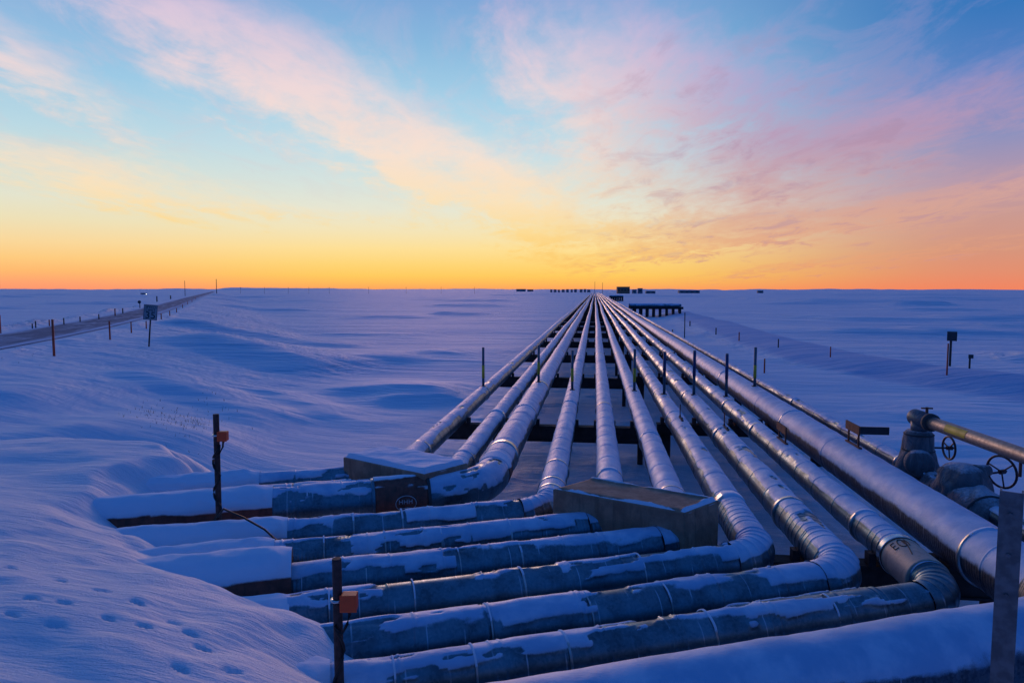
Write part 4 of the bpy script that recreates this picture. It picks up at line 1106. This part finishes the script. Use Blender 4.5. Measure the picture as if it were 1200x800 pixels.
mast(697, 330, 344, 'slim stack at the end of the pipes, left of a pair', 'stack', 'flare_stack', wpx=.5, arms=False)
mast(706, 331, 344, 'slim stack at the end of the pipes, right of a pair', 'stack', 'flare_stack', wpx=.5, arms=False)
# truck on the far road
p = at(169, 345.4, 0); f = -p.x*math.sin(YAW)+p.y*math.cos(YAW); u = f/800
root = thing('distant_truck', p, 'tiny dark truck with lit headlights far off on the left', 'truck')
bm = bmesh.new(); box(bm, p+Vector((-u*1.5, 0, u*1.3)), (u*5, u*2, u*1.8)); box(bm, p+Vector((u*2.2, 0, u*1.0)), (u*2, u*1.8, u*1.2)); obj('body', bm, M['module'], root, bevel=.1)
bm = bmesh.new()
for dx in (-u*3, u*2): rod(bm, p+Vector((dx, -u, u*.35)), p+Vector((dx, u, u*.35)), u*.38, seg=14)
obj('wheel', bm, M['signk'], root)
me_, t = newmat('headlight'); e = t.n('ShaderNodeEmission', in_Color=(1, .95, .85, 1), in_Strength=2.5); out(t, e.outputs[0])
bm = bmesh.new(); rod(bm, p+Vector((u*3.25, -u*.6, u*.9)), p+Vector((u*3.25, -u*.6-.4, u*.9)), u*.4, seg=12); obj('headlight', bm, me_, root)

# ------------------------------------------------------------------ dead grass pricking through the snow
bm = bmesh.new(); rg = random.Random(5)
for cx, cy, n, sp in ((205, 497, 90, 42), (225, 490, 60, 25), (180, 485, 40, 30), (250, 470, 25, 30), (30, 440, 10, 20)):
    for _ in range(n):
        px, py = rg.gauss(cx, sp*.6), rg.gauss(cy, sp*.25)
        v = at(px, py, 1.0); v.z = gz(v.x, v.y); h = rg.uniform(.04, .13)
        for q in range(rg.randint(1, 3)):
            d = Vector((rg.uniform(-.04, .04), rg.uniform(-.04, .04), h)); s_ = Vector((.004, 0, 0))
            a = [bm.verts.new(v-s_-Vector((0, 0, .02))), bm.verts.new(v+s_-Vector((0, 0, .02))), bm.verts.new(v+d)]; bm.faces.new(a)
g = obj('dry_grass', bm, M['grass'], None); g['kind'] = 'stuff'; tag(g, 'sparse dry grass tips pricking through the snow bank', 'grass')

# ------------------------------------------------------------------ sky and sun
w = bpy.data.worlds.new('World'); sc.world = w; w.use_nodes = True
t = NT(w.node_tree)
d = t.n('ShaderNodeTexCoord').outputs['Generated']
sx = t.n('ShaderNodeSeparateXYZ', in_0=t.n('ShaderNodeVectorMath', operation='NORMALIZE', in_0=d).outputs[0])
x, y, z = sx.outputs
cy, sy = math.cos(YAW), math.sin(YAW)
xr = t.m('ADD', t.m('MULTIPLY', x, cy), t.m('MULTIPLY', y, sy))
yr = t.m('SUBTRACT', t.m('MULTIPLY', y, cy), t.m('MULTIPLY', x, sy))
az = t.m('ARCTAN2', xr, yr); el = t.m('ARCSINE', z)
aabs = t.m('ABSOLUTE', az)
def pe(px, py):
    r = ray(px, py); n = math.sqrt(sum(c*c for c in r)); X_ = r[0]*cy+r[1]*sy; Y_ = r[1]*cy-r[0]*sy
    return math.atan2(X_, Y_), math.asin(r[2]/n)
S = .6
def eramp(lst, px): return t.ramp(t.m('DIVIDE', el, S), [(max(0, min(1, pe(px, py)[1]/S)), lin(*c)) for py, c in sorted(lst, key=lambda q: -q[0])])
main = eramp([(339, (255, 164, 96)), (332, (255, 186, 90)), (323, (255, 204, 96)), (310, (255, 214, 118)), (292, (254, 224, 150)), (270, (244, 229, 185)), (248, (232, 231, 210)), (220, (216, 228, 222)), (180, (196, 222, 231)), (120, (166, 209, 232)), (50, (136, 184, 222)), (0, (124, 168, 216)), (-120, (60, 108, 194))], 500)
left = eramp([(339, (255, 152, 112)), (331, (255, 166, 112)), (321, (255, 186, 112)), (308, (254, 204, 128)), (292, (250, 216, 155)), (270, (238, 225, 184)), (248, (228, 228, 206)), (220, (212, 224, 216)), (180, (186, 217, 228)), (120, (154, 200, 229)), (50, (138, 178, 220)), (0, (132, 162, 213)), (-120, (60, 108, 194))], 500)
right = eramp([(339, (242, 134, 98)), (322, (228, 144, 112)), (300, (214, 150, 126)), (270, (204, 154, 144)), (235, (182, 152, 170)), (190, (142, 146, 190)), (130, (88, 130, 195)), (60, (54, 118, 187)), (0, (44, 112, 180)), (-120, (34, 88, 172))], 500)
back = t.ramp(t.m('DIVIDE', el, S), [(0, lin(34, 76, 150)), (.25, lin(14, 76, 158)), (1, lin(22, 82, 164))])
c = t.mix(t.ss(az, -.62, -.2), left, main)
c = t.mix(t.ss(az, .12, .62), c, right)
# ---- cirrus
k_ = t.m('ADD', t.m('MAXIMUM', z, 0), .09)
u_ = t.m('DIVIDE', xr, k_); v_ = t.m('DIVIDE', yr, k_)
pv = t.n('ShaderNodeCombineXYZ', in_0=u_, in_1=v_).outputs[0]
nA = t.noise(t.mapping(pv, (1.6, .85, 1), (0, 0, R(12))), 1.0, 7, .62, .9)
nB = t.noise(t.mapping(pv, (4.2, 2.0, 1), (0, 0, R(-22))), 1.0, 7, .65, .6)
nC = t.noise(t.mapping(pv, (11, 6, 1), (0, 0, R(25))), 1.0, 5, .6, .4)
tex = t.m('ADD', t.m('ADD', t.m('MULTIPLY', nA, .5), t.m('MULTIPLY', nB, .38)), t.m('MULTIPLY', nC, .26))
wob = t.m('MULTIPLY', t.m('SUBTRACT', nA, .5), .16); wob2 = t.m('MULTIPLY', t.m('SUBTRACT', nB, .5), .07)
azw = t.m('ADD', az, wob); elw = t.m('ADD', el, wob2)
def blob(px, py, sx_, sy_, rot, amp):
    a0, e0 = pe(px, py); ca, sa = math.cos(R(-rot)), math.sin(R(-rot)); sx_, sy_ = sx_/850, sy_/850
    du = t.m('SUBTRACT', azw, a0); dv = t.m('SUBTRACT', elw, e0)
    p_ = t.m('ADD', t.m('MULTIPLY', du, ca/sx_), t.m('MULTIPLY', dv, sa/sx_)); q_ = t.m('ADD', t.m('MULTIPLY', du, -sa/sy_), t.m('MULTIPLY', dv, ca/sy_))
    g_ = t.m('ADD', t.m('MULTIPLY', p_, p_), t.m('MULTIPLY', q_, q_))
    return t.m('MULTIPLY', t.m('POWER', 2.718, t.m('MULTIPLY', g_, -1)), amp)
BL = [(300, 85, 150, 58, 26, 1.0), (460, 165, 140, 46, 30, 1.2), (585, 228, 105, 32, 28, 1.4), (40, 80, 120, 28, 30, .95), (100, 208, 190, 30, 8, 1.05), (200, 15, 260, 36, 6, .6),
      (720, 50, 170, 70, 18, .95), (850, 120, 200, 60, 5, .62), (960, 205, 270, 36, -17, .8), (1140, 235, 220, 30, -12, .75), (900, 270, 230, 14, -8, .85), (1080, 140, 200, 40, -20, .35), (330, 248, 200, 7, 2, .5), (680, 165, 90, 40, 20, .75), (740, 215, 150, 36, 0, .75), (800, 120, 140, 40, 15, .6), (770, 268, 130, 9, -4, 1.1), (1000, 256, 230, 9, -10, 1.0), (1060, 300, 220, 7, -6, .8), (615, 242, 70, 24, 25, 1.0), (540, 200, 90, 34, 30, .7)]
den = None
for b in BL:
    g_ = blob(*b); den = g_ if den is None else t.m('ADD', den, g_)
den = t.m('MINIMUM', den, 1.3)
dens = t.m('SUBTRACT', t.m('ADD', t.m('MULTIPLY', den, .55), t.m('MULTIPLY', t.m('SUBTRACT', tex, .545), 2.1)), .12)
dens = t.m('MULTIPLY', t.ss(dens, .0, .85), .86)
dens = t.m('MULTIPLY', dens, t.ss(den, .03, .45))
# thin mauve veil
veil = t.m('MULTIPLY', t.m('MULTIPLY', t.ss(nB, .42, .66), t.ss(el, .06, .22)), .25)
ccl = eramp([(335, (255, 176, 88)), (300, (255, 204, 104)), (270, (255, 218, 142)), (235, (255, 226, 182)), (180, (254, 226, 206)), (110, (246, 218, 216)), (40, (226, 202, 220)), (0, (208, 186, 216)), (-120, (130, 120, 190))], 500)
ccr = eramp([(335, (240, 148, 108)), (300, (232, 162, 122)), (265, (220, 166, 144)), (225, (206, 162, 164)), (180, (190, 152, 178)), (110, (184, 158, 200)), (40, (196, 164, 210)), (0, (180, 154, 208)), (-120, (110, 110, 185))], 500)
cc = t.mix(t.ss(az, .02, .38), ccl, ccr)
cc = t.mix(t.m('MULTIPLY', t.m('MULTIPLY', t.ss(nB, .50, .66), t.ss(az, .0, .3)), .45), cc, lin(172, 136, 162))
c = t.mix(veil, c, t.mix(.5, cc, lin(170, 165, 210)))
c = t.mix(dens, c, cc)
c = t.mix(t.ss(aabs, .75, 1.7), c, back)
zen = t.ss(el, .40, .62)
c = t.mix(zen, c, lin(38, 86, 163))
c = t.mix(t.ss(el, -.012, -.004), lin(50, 62, 120), c)
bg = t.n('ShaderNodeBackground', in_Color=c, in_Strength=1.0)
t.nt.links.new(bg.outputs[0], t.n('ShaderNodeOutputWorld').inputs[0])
w.cycles.sampling_method = 'MANUAL'; w.cycles.sample_map_resolution = 1024

sd_ = bpy.data.lights.new('sun', 'SUN'); sd_.energy = .66; sd_.angle = R(17); sd_.color = (1, .50, .40)
so = bpy.data.objects.new('sun', sd_); COL.objects.link(so)
sun_az = R(-6)                                    # left of the camera axis, ahead
sang = PI/2+YAW-sun_az; se = R(5.5)
sdir = Vector((math.cos(sang)*math.cos(se), math.sin(sang)*math.cos(se), math.sin(se)))
so.rotation_euler = sdir.to_track_quat('Z', 'Y').to_euler()

vs = sc.view_settings; vs.view_transform = 'Standard'; vs.look = 'None'; vs.exposure = 0; vs.gamma = 1; vs.use_curve_mapping = False
sc.cycles.use_denoising = True
sc.cycles.max_bounces = 6
